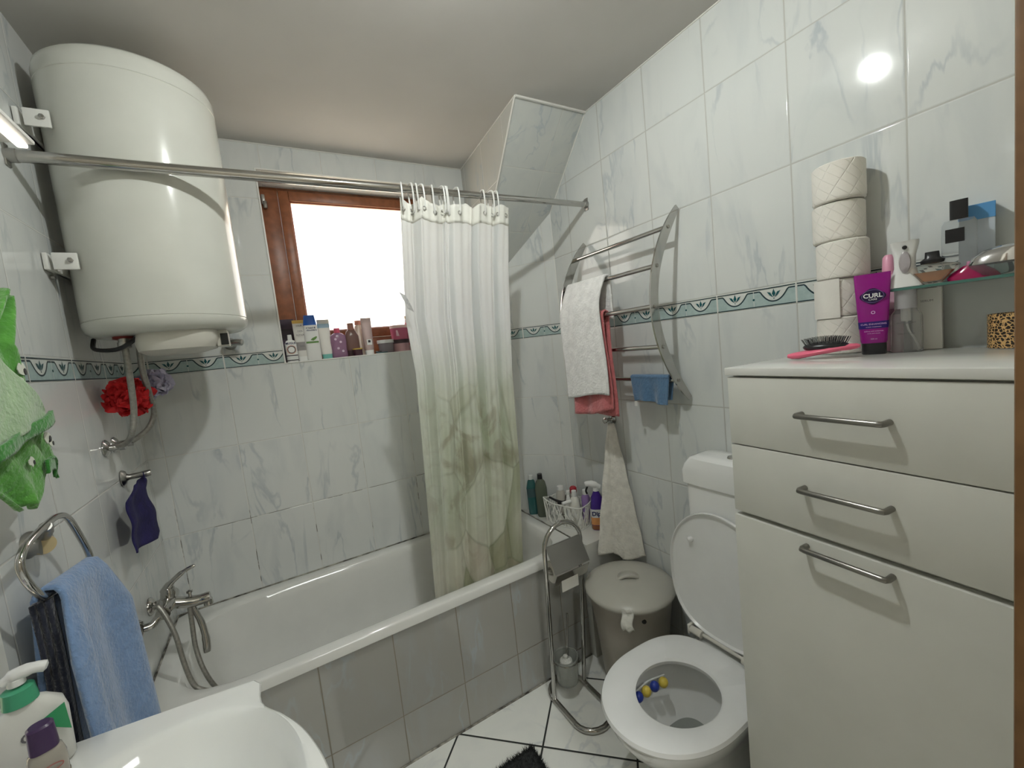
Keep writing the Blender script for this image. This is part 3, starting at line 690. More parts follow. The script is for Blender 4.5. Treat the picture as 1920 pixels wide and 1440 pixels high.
# towel ring
t = thing('towel_ring', 'chrome towel ring with angled loop on the left wall', 'towel ring', (L, 1.20, -.40))
b = MB(); b.lathe([(0, 0), (.027, 0), (.027, .006), (.022, .012), (.022, .030), (0, .032)], (L+.001, 1.205, -.292), axis=(1, -.2, -.1), n=28); b.tube([(-.446, 1.20, -.280), (-.43, 1.175, -.262), (-.42, 1.15, -.250)], [.013, .011, .009], 12, sub=3); part('mount', b, steel, t)
b = MB(); b.lathe([(0, 0), (.0185, 0), (.0165, .004), (0, .005)], (-.4425, 1.195, -.298), axis=(.75, -.62, -.15), n=24); part('mount_cap', b, pm('beige cap', sr(196, 178, 138), .45), t, 'beige round cap')
b = MB(); b.tube([(-.42, 1.05, -.270), (-.42, 1.040, -.290), (-.42, 1.052, -.322), (-.42, 1.085, -.362), (-.42, 1.115, -.372), (-.42, 1.28, -.397), (-.42, 1.303, -.390), (-.42, 1.308, -.365), (-.42, 1.262, -.285), (-.42, 1.235, -.257), (-.42, 1.205, -.247), (-.42, 1.17, -.246), (-.42, 1.085, -.256)], .0065, 12, closed=True, sub=5); part('loop', b, chrome, t)
b = MB()
def bt(u, v):
    tot = .44+.04+.40; s = v*tot; y = 1.105+.200*u
    zr = -.372-.115*(y-1.105)
    if s < .44: q = .44-s; x = -.400+.030*q; z = zr-q
    elif s < .48: a = (s-.44)/.04*pi; q = 0; x = -.420-.016*cos(a)*-1*-1+0; x = -.420+.018*cos(a); z = zr+.016*sin(a)
    else: q = s-.48; x = -.440-.02*min(1, q*4); z = zr-q
    k = min(1, q/.12) if s < .44 or s > .48 else 0
    if s < .44: x += k*(.014*sin(u*7.5+.6)+.006*sin(u*15)); y += (u-.5)*.10*k
    return (max(x, L+.006), y, z)
b.surf(bt, 44, 80, .009)
tag(link('blue_towel', b, tw_blue, ang=180), 'light blue towel hanging through the chrome towel ring', 'towel')
b = MB()
for k in range(3):
    b.surf(lambda u, v, k=k: (-.420-.009*k+.002*sin(v*5), 1.096-.004*k-.002*sin(v*4)+.02*u, -.378-.33*v), 3, 24, .006)
tag(link('navy_towel', b, tw_navy, ang=180), 'dark navy towel folded edge on beside the light blue towel', 'towel')

# bath tap
t = thing('bath_tap', 'chrome bath mixer tap with lever and shower hose', 'tap', (L, 1.76, -.78))
b = MB()
b.lathe([(0, 0), (.030, 0), (.030, .004), (.022, .014), (.014, .018)], (L+.001, 1.685, -.752), axis=(1, 0, 0), n=26)
b.tube([(-.455, 1.685, -.752), (-.435, 1.69, -.752), (-.42, 1.70, -.738), (-.405, 1.705, -.728)], .012, 12, sub=4)
b.lathe([(0, 0), (.030, 0), (.030, .004), (.022, .014), (.014, .018)], (L+.001, 1.835, -.752), axis=(1, 0, 0), n=26)
b.tube([(-.455, 1.835, -.752), (-.43, 1.83, -.745), (-.405, 1.82, -.730)], .012, 12, sub=4)
b.tube([(-.405, 1.69, -.728), (-.405, 1.76, -.728), (-.405, 1.835, -.728)], [.020, .024, .020], 18); part('body', b, chrome, t)
b = MB(); b.tube([(-.400, 1.765, -.730), (-.36, 1.765, -.745), (-.325, 1.765, -.752), (-.292, 1.765, -.752)], [.019, .019, .018, .017], 16, sub=3); b.lathe([(.013, 0), (.014, -.018), (.011, -.02)], (-.300, 1.765, -.758)); part('spout', b, chrome, t)
b = MB(); b.lathe([(.005, 0), (.005, .012), (.009, .014), (.009, .020), (.004, .023), (0, .023)], (-.345, 1.765, -.730)); part('diverter_knob', b, chrome, t)
b = MB(); b.lathe([(.021, 0), (.022, .02), (.016, .034), (0, .036)], (-.402, 1.765, -.712), axis=(.15, 0, 1)); b.tube([(-.412, 1.765, -.690), (-.385, 1.765, -.662), (-.350, 1.765, -.638), (-.318, 1.765, -.628)], [.013, .009, .006, .004], 12, sub=4); part('lever', b, chrome, t)
b = MB(); b.tube([(-.425, 1.70, -.705), (-.415, 1.695, -.702), (-.397, 1.68, -.735), (-.378, 1.66, -.80), (-.366, 1.64, -.885), (-.350, 1.625, -.955), (-.325, 1.62, -.985), (-.29, 1.64, -1.02), (-.26, 1.70, -1.10)], .0072, 10, sub=6); part('hose', b, hose_m, t)
b = MB(); b.tube([(-.352, 1.765, -.765), (-.352, 1.755, -.82), (-.350, 1.735, -.90), (-.335, 1.71, -.97), (-.31, 1.70, -1.04), (-.27, 1.72, -1.12)], .0072, 10, sub=6); part('hose', b, hose_m, t)
b = MB(); b.tube([(-.345, 1.77, -.77), (-.328, 1.76, -.83), (-.322, 1.75, -.885), (-.324, 1.742, -.93)], [.009, .010, .012, .011], 12, sub=4); part('shower_handset', b, chrome, t)

# ================================================================ bottles and boxes: shared builders
def P_(name, col, rough=.35, **k): return pm(name, col, rough, **k)
def bottle(name, label, c, lv, mt, cap=None, capm=None, group=None, labs=(), ex=2.6, n=32, rot=0, cat_='bottle', capn='cap'):
    """lv: (z, half width, half depth[, exponent]) above c; labs: (z0, z1, material, grow) printed bands following the body"""
    t = thing(name, label, cat_, c, group); c = Vector(c); M = Matrix.Rotation(rot, 3, 'Z')
    LV = [(q[0], q[1], q[2], q[3] if len(q) > 3 else ex) for q in lv]
    b = MB(); b.se(c, LV, n, M=M); part('body', b, mt, t)
    def at(z):
        for a, q in zip(LV[:-1], LV[1:]):
            if a[0] <= z <= q[0] and q[0] > a[0]:
                k = (z-a[0])/(q[0]-a[0]); return [a[i]+(q[i]-a[i])*k for i in range(1, 4)]
        return list(LV[-1][1:])
    for z0, z1, lm in labs:
        zs = sorted({z0, z1}|{q[0] for q in LV if z0 < q[0] < z1}); b = MB()
        b.se(c, [(z, at(z)[0]+.0006, at(z)[1]+.0006, at(z)[2]) for z in zs], n, M=M, cap0=False, cap1=False); part('label_print', b, lm, t)
    if cap:
        b = MB(); b.se(c, [(q[0], q[1], q[2], q[3] if len(q) > 3 else 2) for q in cap], 24, M=M); part(capn, b, capm, t)
    return t, M
def face_txt(t, body, size, c, dz, fy, col, M=None, bold=.0, dx=0):
    """lettering on the -y face of a thing at c (optionally turned by M)"""
    M = M or Matrix.Identity(3); o = Vector(c)+M @ Vector((dx, -fy, dz)); b = MB(); text_mb(b, body, size, o, M @ Vector((1, 0, 0)), (0, 0, 1), bold=bold); part('lettering', b, col, t)
navy_ink = P_('navy ink', sr(40, 44, 90)); grey_ink = P_('grey ink', sr(110, 108, 112)); dark_ink = P_('dark ink', sr(44, 40, 44)); white_ink = P_('white ink', (.75, .75, .75))
wb = P_('bottle white', (.76, .765, .75), .3); SY = 2.215
S = WZ0+.0016
def sill(x, y=SY): return (x, y, S)
# window sill toiletries, left to right
t, M = bottle('cosmetic_box', 'tall dark purple box at the left end of the window sill', sill(.093, 2.275), [(0, .032, .022, 12), (.205, .032, .022, 12)], P_('plum box', sr(52, 38, 58), .4), labs=[(.11, .16, P_('plum dark', sr(34, 26, 38)))], cat_='box')
face_txt(t, 'PURE', .012, sill(.093, 2.275), .098, .0235, grey_ink)
t, M = bottle('lotion_bottle', 'small white bottle with a circle emblem, leftmost at the front of the sill', sill(.094, 2.185), [(0, .022, .014), (.006, .024, .016), (.085, .024, .016), (.098, .018, .013), (.102, .009, .009, 2)], wb, [(.102, .0095, .0095), (.126, .0085, .0085)], wb, labs=[(.006, .010, dark_ink), (.028, .032, dark_ink)])
face_txt(t, 'MUGUE', .0125, sill(.094, 2.185), .086, .0172, navy_ink, bold=.0003)
for r_, mt in ((.0185, pm('copper ink', sr(196, 130, 110))), (.015, dark_ink)):
    b = MB(); b.tube([Vector(sill(.094, 2.185))+Vector((r_*cos(a), -.0172, .057+r_*sin(a))) for a in [i*pi/12 for i in range(24)]], .0011, 6, closed=True); part('ring_print', b, mt, t)
def tubeb(name, label, c, w, h, mt, capm, caph=.022, labs=(), top=None, cat_='tube', d=.016):
    t, M = bottle(name, label, c, [(caph, w*.92, d, 2.2), (caph+.01, w, d, 2.2), (h*.55, w*1.02, d*.75, 2.4), (h-.012, w*1.05, .0022, 4), (h, w*1.05, .0018, 6)], mt, [(0, w*.86, d*.9, 3), (caph, w*.88, d*.92, 3)], capm, labs=labs, cat_=cat_)
    return t
c_ = sill(.140, 2.205); t = tubeb('lotion_tube', 'white and grey printed tube with gold top beside the round emblem bottle', c_, .025, .185, P_('warm white tube', (.66, .65, .62)), wb, labs=[(.05, .09, P_('grey print', sr(150, 146, 146)))])
for k, (s_, z_) in enumerate((('HAIR', .165), ('100%', .140), ('REPAIR', .122), ('1215', .070))): face_txt(t, s_, .011, c_, z_, .0195, grey_ink, bold=.0002)
b = MB(); b.se(c_, [(.178, .0268, .003, 5), (.193, .0268, .0025, 5)]); part('gold_crimp', b, P_('gold band', sr(206, 170, 86), .3), t)
c_ = sill(.188, 2.20); t, M = bottle('shampoo_bottle', 'white shampoo bottle with blue swoosh cap and green leaf print', c_, [(0, .030, .017), (.006, .032, .019), (.10, .033, .020), (.165, .029, .018)], wb, [(.165, .029, .018, 2.6), (.180, .0275, .017, 2.6), (.205, .024, .014, 3), (.212, .023, .012, 3)], P_('royal blue cap', sr(36, 96, 190), .25))
face_txt(t, 'head &', .0115, c_, .152, .0195, navy_ink, bold=.0002, dx=.004); face_txt(t, 'shoulders', .0115, c_, .141, .0200, navy_ink, bold=.0002, dx=.003)
b = MB(); b.prism([(-.003, 0), (0, -.003), (.003, 0), (0, .003)], Vector(c_)+Vector((-.018, -.0195, .152)), (1, 0, 0), (0, 0, 1), .0006); part('emblem', b, navy_ink, t)
b = MB(); lf = [(-.008, 0), (0, .008), (.018, .016), (.022, .012), (.014, .002), (.004, -.004)]; b.prism(lf, Vector(c_)+Vector((0, -.0212, .095)), (1, 0, 0), (0, 0, 1), .0008); b.prism([(-.028, -.004), (.026, -.004), (.026, -.012), (-.028, -.012)], Vector(c_)+Vector((0, -.0212, .092)), (1, 0, 0), (0, 0, 1), .0006); part('leaf_print', b, P_('leaf print green', sr(100, 140, 76)), t)
c_ = sill(.247, 2.215); t = tubeb('toothpaste_tube', 'tall white tube with turquoise cap, right of the blue capped shampoo', c_, .026, .190, P_('white tube', (.74, .72, .68)), P_('turquoise cap', sr(120, 190, 180)), labs=[(.15, .17, P_('pale blue print', sr(150, 180, 200)))])
c_ = sill(.305, 2.215); t, M = bottle('shower_gel', 'translucent mauve shower gel bottle with pink cap', c_, [(0, .034, .02), (.006, .038, .022), (.04, .036, .021), (.075, .038, .022), (.105, .036, .021), (.118, .022, .016), (.121, .012, .012, 2)], P_('mauve gel', sr(170, 130, 162), .15, trans=.35), [(.121, .0145, .0145), (.144, .0135, .0135)], P_('rose cap', sr(206, 84, 110), .3))
for dx_, dz_ in ((-.014, .09), (.008, .075), (-.006, .045), (.014, .03)):
    b = MB(); b.lathe([(0, 0), (.006, 0), (.005, .001)], Vector(c_)+Vector((dx_, -.0215, dz_)), axis=(0, -1, 0), n=12); part('bubble_print', b, P_('bubble', sr(214, 190, 210)), t)
c_ = sill(.372, 2.225); t, M = bottle('conditioner_bottle', 'brown bottle with square brown cap and dark lower band', c_, [(0, .032, .02), (.005, .034, .021), (.10, .033, .021), (.128, .022, .016), (.131, .013, .013)], P_('brown bottle', sr(112, 84, 78), .25), [(.131, .0155, .0155, 5), (.165, .014, .014, 5)], P_('brown cap', sr(140, 92, 76), .3), labs=[(.003, .03, P_('dark band', sr(62, 38, 42)))])
c_ = sill(.385, 2.185); t, M = bottle('cream_jar', 'small plum jar with yellow lid line in front of the brown bottle', c_, [(0, .022, .018, 3), (.030, .022, .018, 3)], P_('plum jar', sr(64, 34, 46), .2), [(.030, .0235, .019, 3), (.036, .0235, .019, 3)], P_('yellow lid', sr(190, 160, 70)), cat_='jar', capn='lid')
c_ = sill(.418, 2.265); t, M = bottle('lotion_bottle', 'cream bottle with salmon cap standing behind the silver tube', c_, [(0, .02, .015), (.15, .02, .015), (.158, .012, .012)], P_('cream bottle', sr(216, 204, 190)), [(.158, .017, .014), (.18, .016, .013)], P_('salmon cap', sr(216, 150, 130)))
c_ = sill(.446, 2.205); t = tubeb('hand_cream_tube', 'silvery pink tube with lattice print and white cap', c_, .024, .185, P_('silver pink', sr(186, 164, 162), .25, metal=.3), wb)
b = MB(); b.prism([(-.012, -.014), (.012, -.014), (.012, .014), (-.012, .014)], Vector(c_)+Vector((.002, -.0150, .062)), (1, 0, 0), (0, 0, 1), .0006); part('label_patch', b, white_ink, t)
b = MB(); b.prism([(-.006, -.006), (.006, -.006), (.006, .006), (-.006, .006)], Vector(c_)+Vector((.002, -.0158, .066)), (1, 0, 0), (0, 0, 1), .0005); part('print_block', b, dark_ink, t)
c_ = sill(.500, 2.18); t = thing('hair_clip', 'flat teal and black hair clip lying on the sill', 'hair clip', c_)
b = MB(); b.box(.474, .530, 2.172, 2.192, S, S+.006, .002); part('back_plate', b, P_('dark teal', sr(52, 88, 90)), t)
b = MB(); b.box(.470, .500, 2.176, 2.190, S+.006, S+.012, .002); part('spring_arm', b, black, t)
c_ = sill(.535, 2.215); t, M = bottle('cream_jar', 'grey clear jar with a wide white lid', c_, [(0, .036, .03, 2), (.045, .040, .034, 2), (.050, .040, .034, 2)], P_('grey jar', sr(150, 142, 148), .15, trans=.3), [(.050, .044, .038, 2), (.067, .044, .038, 2)], wb, cat_='jar', capn='lid')
c_ = sill(.612, 2.215); t, M = bottle('body_butter', 'rose pink striped tin under the pink jar', c_, [(0, .044, .036, 2), (.042, .046, .038, 2)], P_('rose tin', sr(190, 150, 154), .25, metal=.4), [(.042, .046, .038, 2), (.062, .047, .039, 2)], P_('dark lid', sr(62, 42, 48)), cat_='tin', capn='lid')
c_ = (.612, 2.215, S+.0625); t, M = bottle('hair_mask_jar', 'pink jar with pale lid stacked on the striped tin', c_, [(0, .042, .035, 2), (.05, .046, .038, 2), (.06, .046, .038, 2)], P_('pink jar', sr(180, 90, 116), .2), [(.060, .047, .039, 2), (.075, .047, .039, 2)], P_('pale pink lid', sr(224, 190, 186)), cat_='jar', capn='lid')
b = MB(); b.prism([(-.010, -.016), (.010, -.016), (.010, .014), (-.010, .014)], Vector(c_)+Vector((-.016, -.0345, .034)), (1, .05, 0), (0, 0, 1), .0006); part('label_patch', b, P_('pink patch', sr(222, 180, 194)), t)
c_ = sill(.672, 2.235); t, M = bottle('hair_spray', 'tall slim pink and grey bottle at the right of the sill', c_, [(0, .020, .018, 2.4), (.06, .021, .019, 2.4), (.16, .018, .016, 2.4), (.172, .013, .013, 2)], P_('pink grey bottle', sr(196, 178, 176), .3), [(.172, .0165, .0165), (.186, .0165, .0165)], P_('beige cap', sr(196, 176, 160)), labs=[(.03, .15, P_('rosy print', sr(190, 120, 132)))])
c_ = sill(.735, 2.25); t, M = bottle('bottle', 'dark bottle at the far right of the sill by the curtain edge', c_, [(0, .022, .018, 2.4), (.09, .022, .018, 2.4), (.10, .012, .012)], P_('dark bottle', sr(52, 48, 50), .3), [(.10, .013, .013), (.12, .013, .013)], black)

# ================================================================ ledge corner: basket and cleaning bottles
LZ = -.9525
c_ = (1.205, 1.93, LZ); bottle('mouthwash_bottle', 'teal bottle leaning against the tiles behind the basket', (1.17, 1.955, LZ), [(0, .026, .018), (.01, .028, .02), (.15, .029, .02), (.19, .02, .016), (.2, .012, .012)], P_('teal bottle', sr(60, 112, 112), .15, trans=.3), [(.2, .014, .014), (.222, .013, .013)], P_('clear cap', (.6, .62, .6), .2), labs=[(.10, .15, P_('teal label', sr(60, 84, 88)))], rot=-.6)
bottle('soap_bottle', 'grey green clear bottle with black cap at the back of the ledge', (1.190, 1.890, LZ), [(0, .028, .022), (.01, .032, .026), (.16, .033, .026), (.195, .026, .02), (.212, .013, .013, 2)], P_('smoky green bottle', sr(104, 112, 98), .15, trans=.25), [(.212, .0145, .0145), (.24, .0135, .0135)], black, rot=-.6)
ax_ = Vector((.069, -.22, 0)).normalized(); ay_ = Vector((-ax_.y, ax_.x, 0)); ay_ = ay_ if ay_.x > 0 else -ay_; BO = Vector((1.150, 1.815, LZ))
LN, WD_, BH = .225, .135, .115
t = thing('wire_basket', 'white lattice plastic basket holding bottles on the bath ledge', 'basket', BO+ax_*LN/2+ay_*WD_/2)
def bp_(a, b2, z, k=0): return BO+ax_*a+ay_*b2+Vector((0, 0, z))
def rr(k, z, e=0):
    """perimeter point, k in 0..1"""
    per = [(0, 0), (LN, 0), (LN, WD_), (0, WD_)]; r = .02; tot = 2*(LN+WD_); d = (k % 1)*tot
    f = 1+(z/BH)*.07
    for i in range(4):
        a, c = Vector(per[i]), Vector(per[(i+1) % 4]); l_ = (c-a).length
        if d <= l_:
            p = a+(c-a)*d/l_; m = Vector((LN/2, WD_/2)); q = (p-m); 
            h = Vector((LN/2, WD_/2)); u = Vector((q.x/h.x, q.y/h.y)); s_ = 1/((abs(u.x)**7+abs(u.y)**7)**(1/7)); p = m+q*s_*f
            return bp_(p.x, p.y, z)
        d -= l_
    return bp_(0, 0, z)
b = MB(); rnd = random.Random(3)
def top_z(k): # raised corners
    return BH+.020*max(0, cos(2*pi*(k*2-.0)))**3
b.tube([rr(i/64, top_z(i/64)) for i in range(64)], .0032, 6, closed=True); b.tube([rr(i/64, .003) for i in range(64)], .003, 6, closed=True)
part('rims', b, P_('basket white', (.74, .74, .70), .4), t)
b = MB()
for i in range(96):
    k0 = i/96+rnd.uniform(-.006, .006); k1 = k0+rnd.choice((-1, 1))*rnd.uniform(.012, .05)
    z1 = top_z(k1) if i % 3 else BH*rnd.uniform(.5, .9)
    z0 = .002 if i % 3 != 1 else BH*rnd.uniform(.1, .5)
    b.tube([rr(k0+(k1-k0)*j/4, z0+(z1-z0)*j/4) for j in range(5)], .0027, 5)
for i in range(40):
    k0 = rnd.random(); z0 = BH*rnd.random()*.9+.005; b.tube([rr(k0, z0), rr(k0+.012, z0+rnd.uniform(-.02, .02)), rr(k0+.024, z0+rnd.uniform(-.02, .02))], .0024, 5)
part('lattice_sides', b, P_('basket white', (.74, .74, .70), .4), t)
b = MB(); b.prism([(.004, .004), (LN-.004, .004), (LN-.004, WD_-.004), (.004, WD_-.004)], BO+Vector((0, 0, .001)), ax_, ay_, .002 if ax_.cross(ay_).z > 0 else -.002); part('bottom', b, P_('basket white', (.74, .74, .70), .4), t)
BZ = LZ+.005
def inb(a, w): q = BO+ax_*a+ay_*w; return (q.x, q.y, BZ)
bottle('cream_bottle', 'grey white bottle with flat cap at the far end inside the basket', inb(.055, .085), [(0, .022, .018), (.14, .023, .019), (.155, .014, .014)], P_('greyish bottle', sr(190, 186, 178), .3), [(.155, .018, .018), (.175, .017, .017)], wb, labs=[(.08, .10, dark_ink)], rot=-.8)
bottle('conditioner_bottle', 'clear smoked bottle in the middle of the basket', inb(.095, .100), [(0, .02, .016), (.12, .02, .016), (.13, .01, .01)], P_('smoked bottle', sr(120, 116, 110), .2, trans=.2), [(.13, .012, .012), (.15, .011, .011)], white_pl, rot=-.8)
bottle('shampoo_bottle', 'bottle with a round red cap inside the basket', inb(.125, .105), [(0, .018, .015), (.13, .018, .015), (.14, .012, .012)], P_('pale bottle', sr(200, 190, 184), .3), [(.14, .0155, .0155), (.15, .019, .019), (.17, .019, .019), (.177, .012, .012)], P_('red cap', sr(164, 36, 50), .3), rot=-.8)
bottle('nasal_spray', 'white cone topped bottle inside the basket', inb(.125, .055), [(0, .018, .015), (.10, .018, .015), (.135, .009, .009), (.15, .008, .008)], wb, [(.15, .009, .009), (.158, .008, .008)], P_('clear cap', (.6, .62, .6), .2), rot=-.8)
bottle('lotion_bottle', 'round shouldered white bottle, tallest white one in the basket', inb(.160, .060), [(0, .026, .024, 2.2), (.10, .027, .025, 2.2), (.13, .022, .02, 2), (.145, .012, .012, 2)], P_('milk white', (.74, .73, .67), .3), [(.145, .0135, .0135), (.175, .0125, .0125)], wb, rot=-.8)
bottle('baby_oil_bottle', 'lilac bottle with white cap at the near end of the basket', inb(.195, .110), [(0, .021, .017), (.13, .022, .017), (.145, .013, .013)], P_('lilac bottle', sr(150, 124, 178), .3), [(.145, .0145, .0145), (.168, .0135, .0135)], wb, rot=-.8)
t = thing('razor', 'black and white razor lying across the basket rim', 'razor', inb(.085, .03))
q = BO+ax_*.085+ay_*.012+Vector((0, 0, BH+.013)); b = MB(); b.tube([q-ax_*.05+Vector((0, 0, .012)), q+ax_*.0, q+ax_*.05-Vector((0, 0, .0))], [.006, .007, .005], 10, sub=4); part('handle', b, black, t)
b = MB(); b.tube([q+ax_*.045-ay_*.02, q+ax_*.070+ay_*.02+Vector((0, 0, .004))], .009, 10); part('head', b, wb, t)
c_ = (1.305, 1.565, LZ)
t, M = bottle('spray_cleaner', 'purple trigger spray bottle with orange label beside the hand towel', c_, [(0, .030, .024, 3), (.006, .034, .027, 3), (.11, .034, .027, 3), (.165, .026, .02, 2.6), (.195, .012, .012, 2)], P_('deep purple', sr(66, 40, 130), .25), labs=[(.028, .066, P_('orange label', sr(216, 150, 92))), (.066, .108, P_('white label', (.72, .72, .72))), (.003, .026, P_('orange brown', sr(150, 92, 60)))], rot=-.72, cap=[(.195, .014, .014), (.212, .013, .013)], capm=wb)
b = MB(); text_mb(b, 'Dip', .030, Vector(c_)+M @ Vector((-.006, -.0285, .086)), M @ Vector((1, 0, 0)), (0, 0, 1), bold=.001); part('lettering', b, navy_ink, t)
b = MB(); q = Vector(c_)+Vector((0, 0, .225)); b.tube([q+M @ Vector((.022, 0, -.012)), q, q+M @ Vector((-.03, 0, .008)), q+M @ Vector((-.05, 0, .004))], [.012, .016, .013, .010], 12, sub=4); part('spray_head', b, wb, t)
b = MB(); b.tube([q+M @ Vector((-.040, 0, -.008)), q+M @ Vector((-.048, 0, -.028)), q+M @ Vector((-.044, 0, -.045))], .005, 8, sub=4); part('trigger', b, black, t)

# ================================================================ paper and brush stand
t = thing('toilet_roll_stand', 'chrome floor stand with paper holder and brush beside the bath panel', 'stand', (.917, 1.36, -1.514))
b = MB(); pts = []
for s_ in (1,):
    arc = [(.954+.094*cos(a), -.848+.094*sin(a)) for a in [pi-i*pi/10 for i in range(11)]]
    pl = [(.838, -1.497)]+arc+[(1.000, -1.497)]
    P = []
    for i, q in enumerate(pl): P.append(Vector((q[0], 1.395-.01*(q[1]+1.5), q[1])))
    b.tube([P[0]]+P[1:-1]+[P[-1]], .0095, 14)
part('pole_arch', b, chrome, t)
b = MB()
pts = [(.917+.0795*cos(a)*1.0-.0, 1.255+.075*sin(a)-.0) for a in [pi+i*pi/10 for i in range(11)]]
pts = [(.838, 1.400)]+pts+[(.996, 1.400)]; far = [(.917+.0795*cos(a), 1.405+.075*sin(a)) for a in [i*pi/10 for i in range(11)]]
b.tube([(x, y, -1.503) for x, y in pts[1:-1]+far], .0110, 14, closed=True); part('base_loop', b, chrome, t)
hy_ = 1.393
b = MB(); b.quad((.862, hy_-.012, -.832), (1.040, hy_-.012, -.832), (1.040, hy_-.064, -.925), (.862, hy_-.064, -.925)); b.quad((.862, hy_-.014, -.833), (1.040, hy_-.014, -.833), (1.040, hy_-.066, -.926), (.862, hy_-.066, -.926)); b.box(.862, 1.040, hy_-.014, hy_-.009, -.836, -.830); part('paper_cover', b, steel, t)
b = MB(); b.tube([(.856, hy_, -.93), (1.044, hy_, -.93)], .005, 10); part('paper_bar', b, chrome, t)
b = MB(); b.lathe([(.020, 0), (.044, 0), (.044, .115), (.020, .115), (.020, 0)], (.880, hy_-.002, -.948), axis=(1, 0, 0), n=40, cap0=False, cap1=False)
b.box(.900, .985, hy_-.048, hy_-.045, -1.022, -.945); tag(link('toilet_roll', b, paper), 'paper roll held under the cover of the chrome floor stand', 'toilet roll')
b = MB(); b.surf(lambda u, v: (.868+.168*u, hy_-.060+.02*sin(v*1.2)-.006*(1-v), -.935-.055*v), 6, 12, .002); part('cover_lip', b, chrome, t)
# brush and glass
t = thing('toilet_brush', 'toilet brush with steel handle standing in a clear round cup', 'toilet brush', (.912, 1.395, -1.45))
gx, gyy = .912, 1.392
b = MB(); b.lathe([(.038, -1.452), (.045, -1.448), (.054, -1.34), (.055, -1.335), (.052, -1.335), (.043, -1.44), (0, -1.442)], (gx, gyy, 0), n=36, cap1=False); part('cup', b, P_('frosted cup', (.72, .74, .70), .25, trans=.75), t)
b = MB(); b.tube([Vector((gx+.056*cos(a), gyy+.056*sin(a), -1.345)) for a in [i*pi/14 for i in range(28)]], .0025, 6, closed=True); b.tube([(gx-.056, gyy, -1.345), (gx-.074, gyy+.004, -1.345)], .003, 6); b.tube([(gx+.056, gyy, -1.345), (gx+.086, gyy+.004, -1.345)], .003, 6); part('support_ring', b, chrome, t)
b = MB(); b.tube([(gx+.008, gyy, -1.345), (gx+.028, gyy-.002, -1.155)], .0052, 10); part('handle', b, chrome, t)
b = MB(); b.lathe([(0, -1.43), (.026, -1.425), (.032, -1.39), (.026, -1.355), (.010, -1.345), (.010, -1.335), (0, -1.33)], (gx, gyy, 0), n=24); part('bristle_head', b, P_('bristles', (.62, .62, .58), .9, bump=(200, 1, .004)), t)

# ================================================================ laundry bin
cx, cy = 1.160, 1.233
t = thing('laundry_bin', 'translucent grey round plastic bin with domed lid in the corner', 'bin', (cx, cy, FL))
binm = P_('cloudy plastic', sr(190, 184, 172), .3, trans=.3, noise=(4, sr(170, 160, 148), .8))
b = MB(); b.lathe([(0, FL+.001), (.118, FL+.001), (.124, FL+.008), (.150, -1.20), (.168, -1.065), (.172, -1.06), (.172, -1.045), (.166, -1.045), (.146, -1.20), (.120, FL+.015), (0, FL+.012)], (cx, cy, 0), n=64); part('body', b, binm, t)
b = MB(); b.lathe([(.174, -1.052), (.180, -1.050), (.183, -1.044), (.183, -1.038), (.178, -1.030), (.15, -1.018), (.09, -1.006), (.045, -1.003), (.040, -1.012), (.015, -1.014), (0, -1.014)], (cx, cy, 0), n=64, cap0=False); part('lid', b, P_('lid plastic', sr(192, 190, 180), .3, trans=.15), t)
b = MB(); b.tube([(cx-.034, cy+.022, -1.012), (cx-.012, cy+.008, -1.003), (cx+.012, cy-.008, -1.003), (cx+.034, cy-.022, -1.012)], .007, 10, sub=4); part('lid_grip', b, P_('lid plastic', sr(178, 174, 163), .3), t)
b = MB(); b.lathe([(.006, 0), (.009, .001), (.006, .002)], (cx-.078, cy-.146, -1.088), axis=(-.63, -.77, .1), n=20); part('side_hole', b, dark, t)
b = MB(); b.surf(lambda u, v: (cx-.152+.03*u-.012*v+.006*sin(v*7), cy-.105-.03*u-.012*v, -1.030-.075*v+.006*sin(u*9)), 8, 10, .003); tag(link('plastic_bag', b, P_('bag white', (.68, .67, .62), .5, bump=(40, .8, .01)), ang=180), 'corner of white bag poking out under the bin lid', 'bag')
b = MB(); b.lathe([(0, -1.47), (.115, -1.47), (.138, -1.28), (.10, -1.20), (0, -1.18)], (cx, cy, 0), n=40); tag(link('laundry_heap', b, P_('dark laundry', sr(120, 96, 88), .9, noise=(9, sr(74, 70, 74), 1)), ang=180), 'heap of dark laundry seen through the cloudy bin', 'laundry')

# ================================================================ toilet
t = thing('toilet', 'white toilet with raised lid between the bin and the cabinet', 'toilet', (1.02, .83, FL))
TY = .83
def egg(cx_, rxf, rxb, ry, z, n=64, ey=2.0, exb=2.7, dy=0):
    r = []
    for i in range(n):
        a = 2*pi*i/n; ca, sa = cos(a), sin(a); e_ = exb if ca > 0 else ey
        r.append(Vector((cx_+math.copysign(abs(ca)**(2/e_), ca)*(rxb if ca > 0 else rxf), TY+dy+math.copysign(abs(sa)**(2/e_), sa)*ry, z)))
    return r
b = MB()
b.loft([egg(1.08, .16, .20, .10, FL+.001), egg(1.08, .17, .20, .105, FL+.02), egg(1.07, .15, .20, .095, -1.40), egg(1.03, .19, .22, .115, -1.30), egg(.98, .24, .22, .155, -1.20), egg(.95, .245, .235, .178, -1.145), egg(.945, .245, .24, .184, -1.122), egg(.945, .240, .235, .180, -1.114),
  egg(.93, .165, .155, .130, -1.114), egg(.93, .160, .15, .125, -1.120), egg(.93, .175, .165, .142, -1.150), egg(.935, .155, .16, .128, -1.19), egg(.945, .125, .135, .105, -1.23), egg(.965, .085, .10, .075, -1.285), egg(.985, .05, .06, .05, -1.32), egg(.99, .02, .03, .02, -1.335)])
part('bowl', b, porc, t)
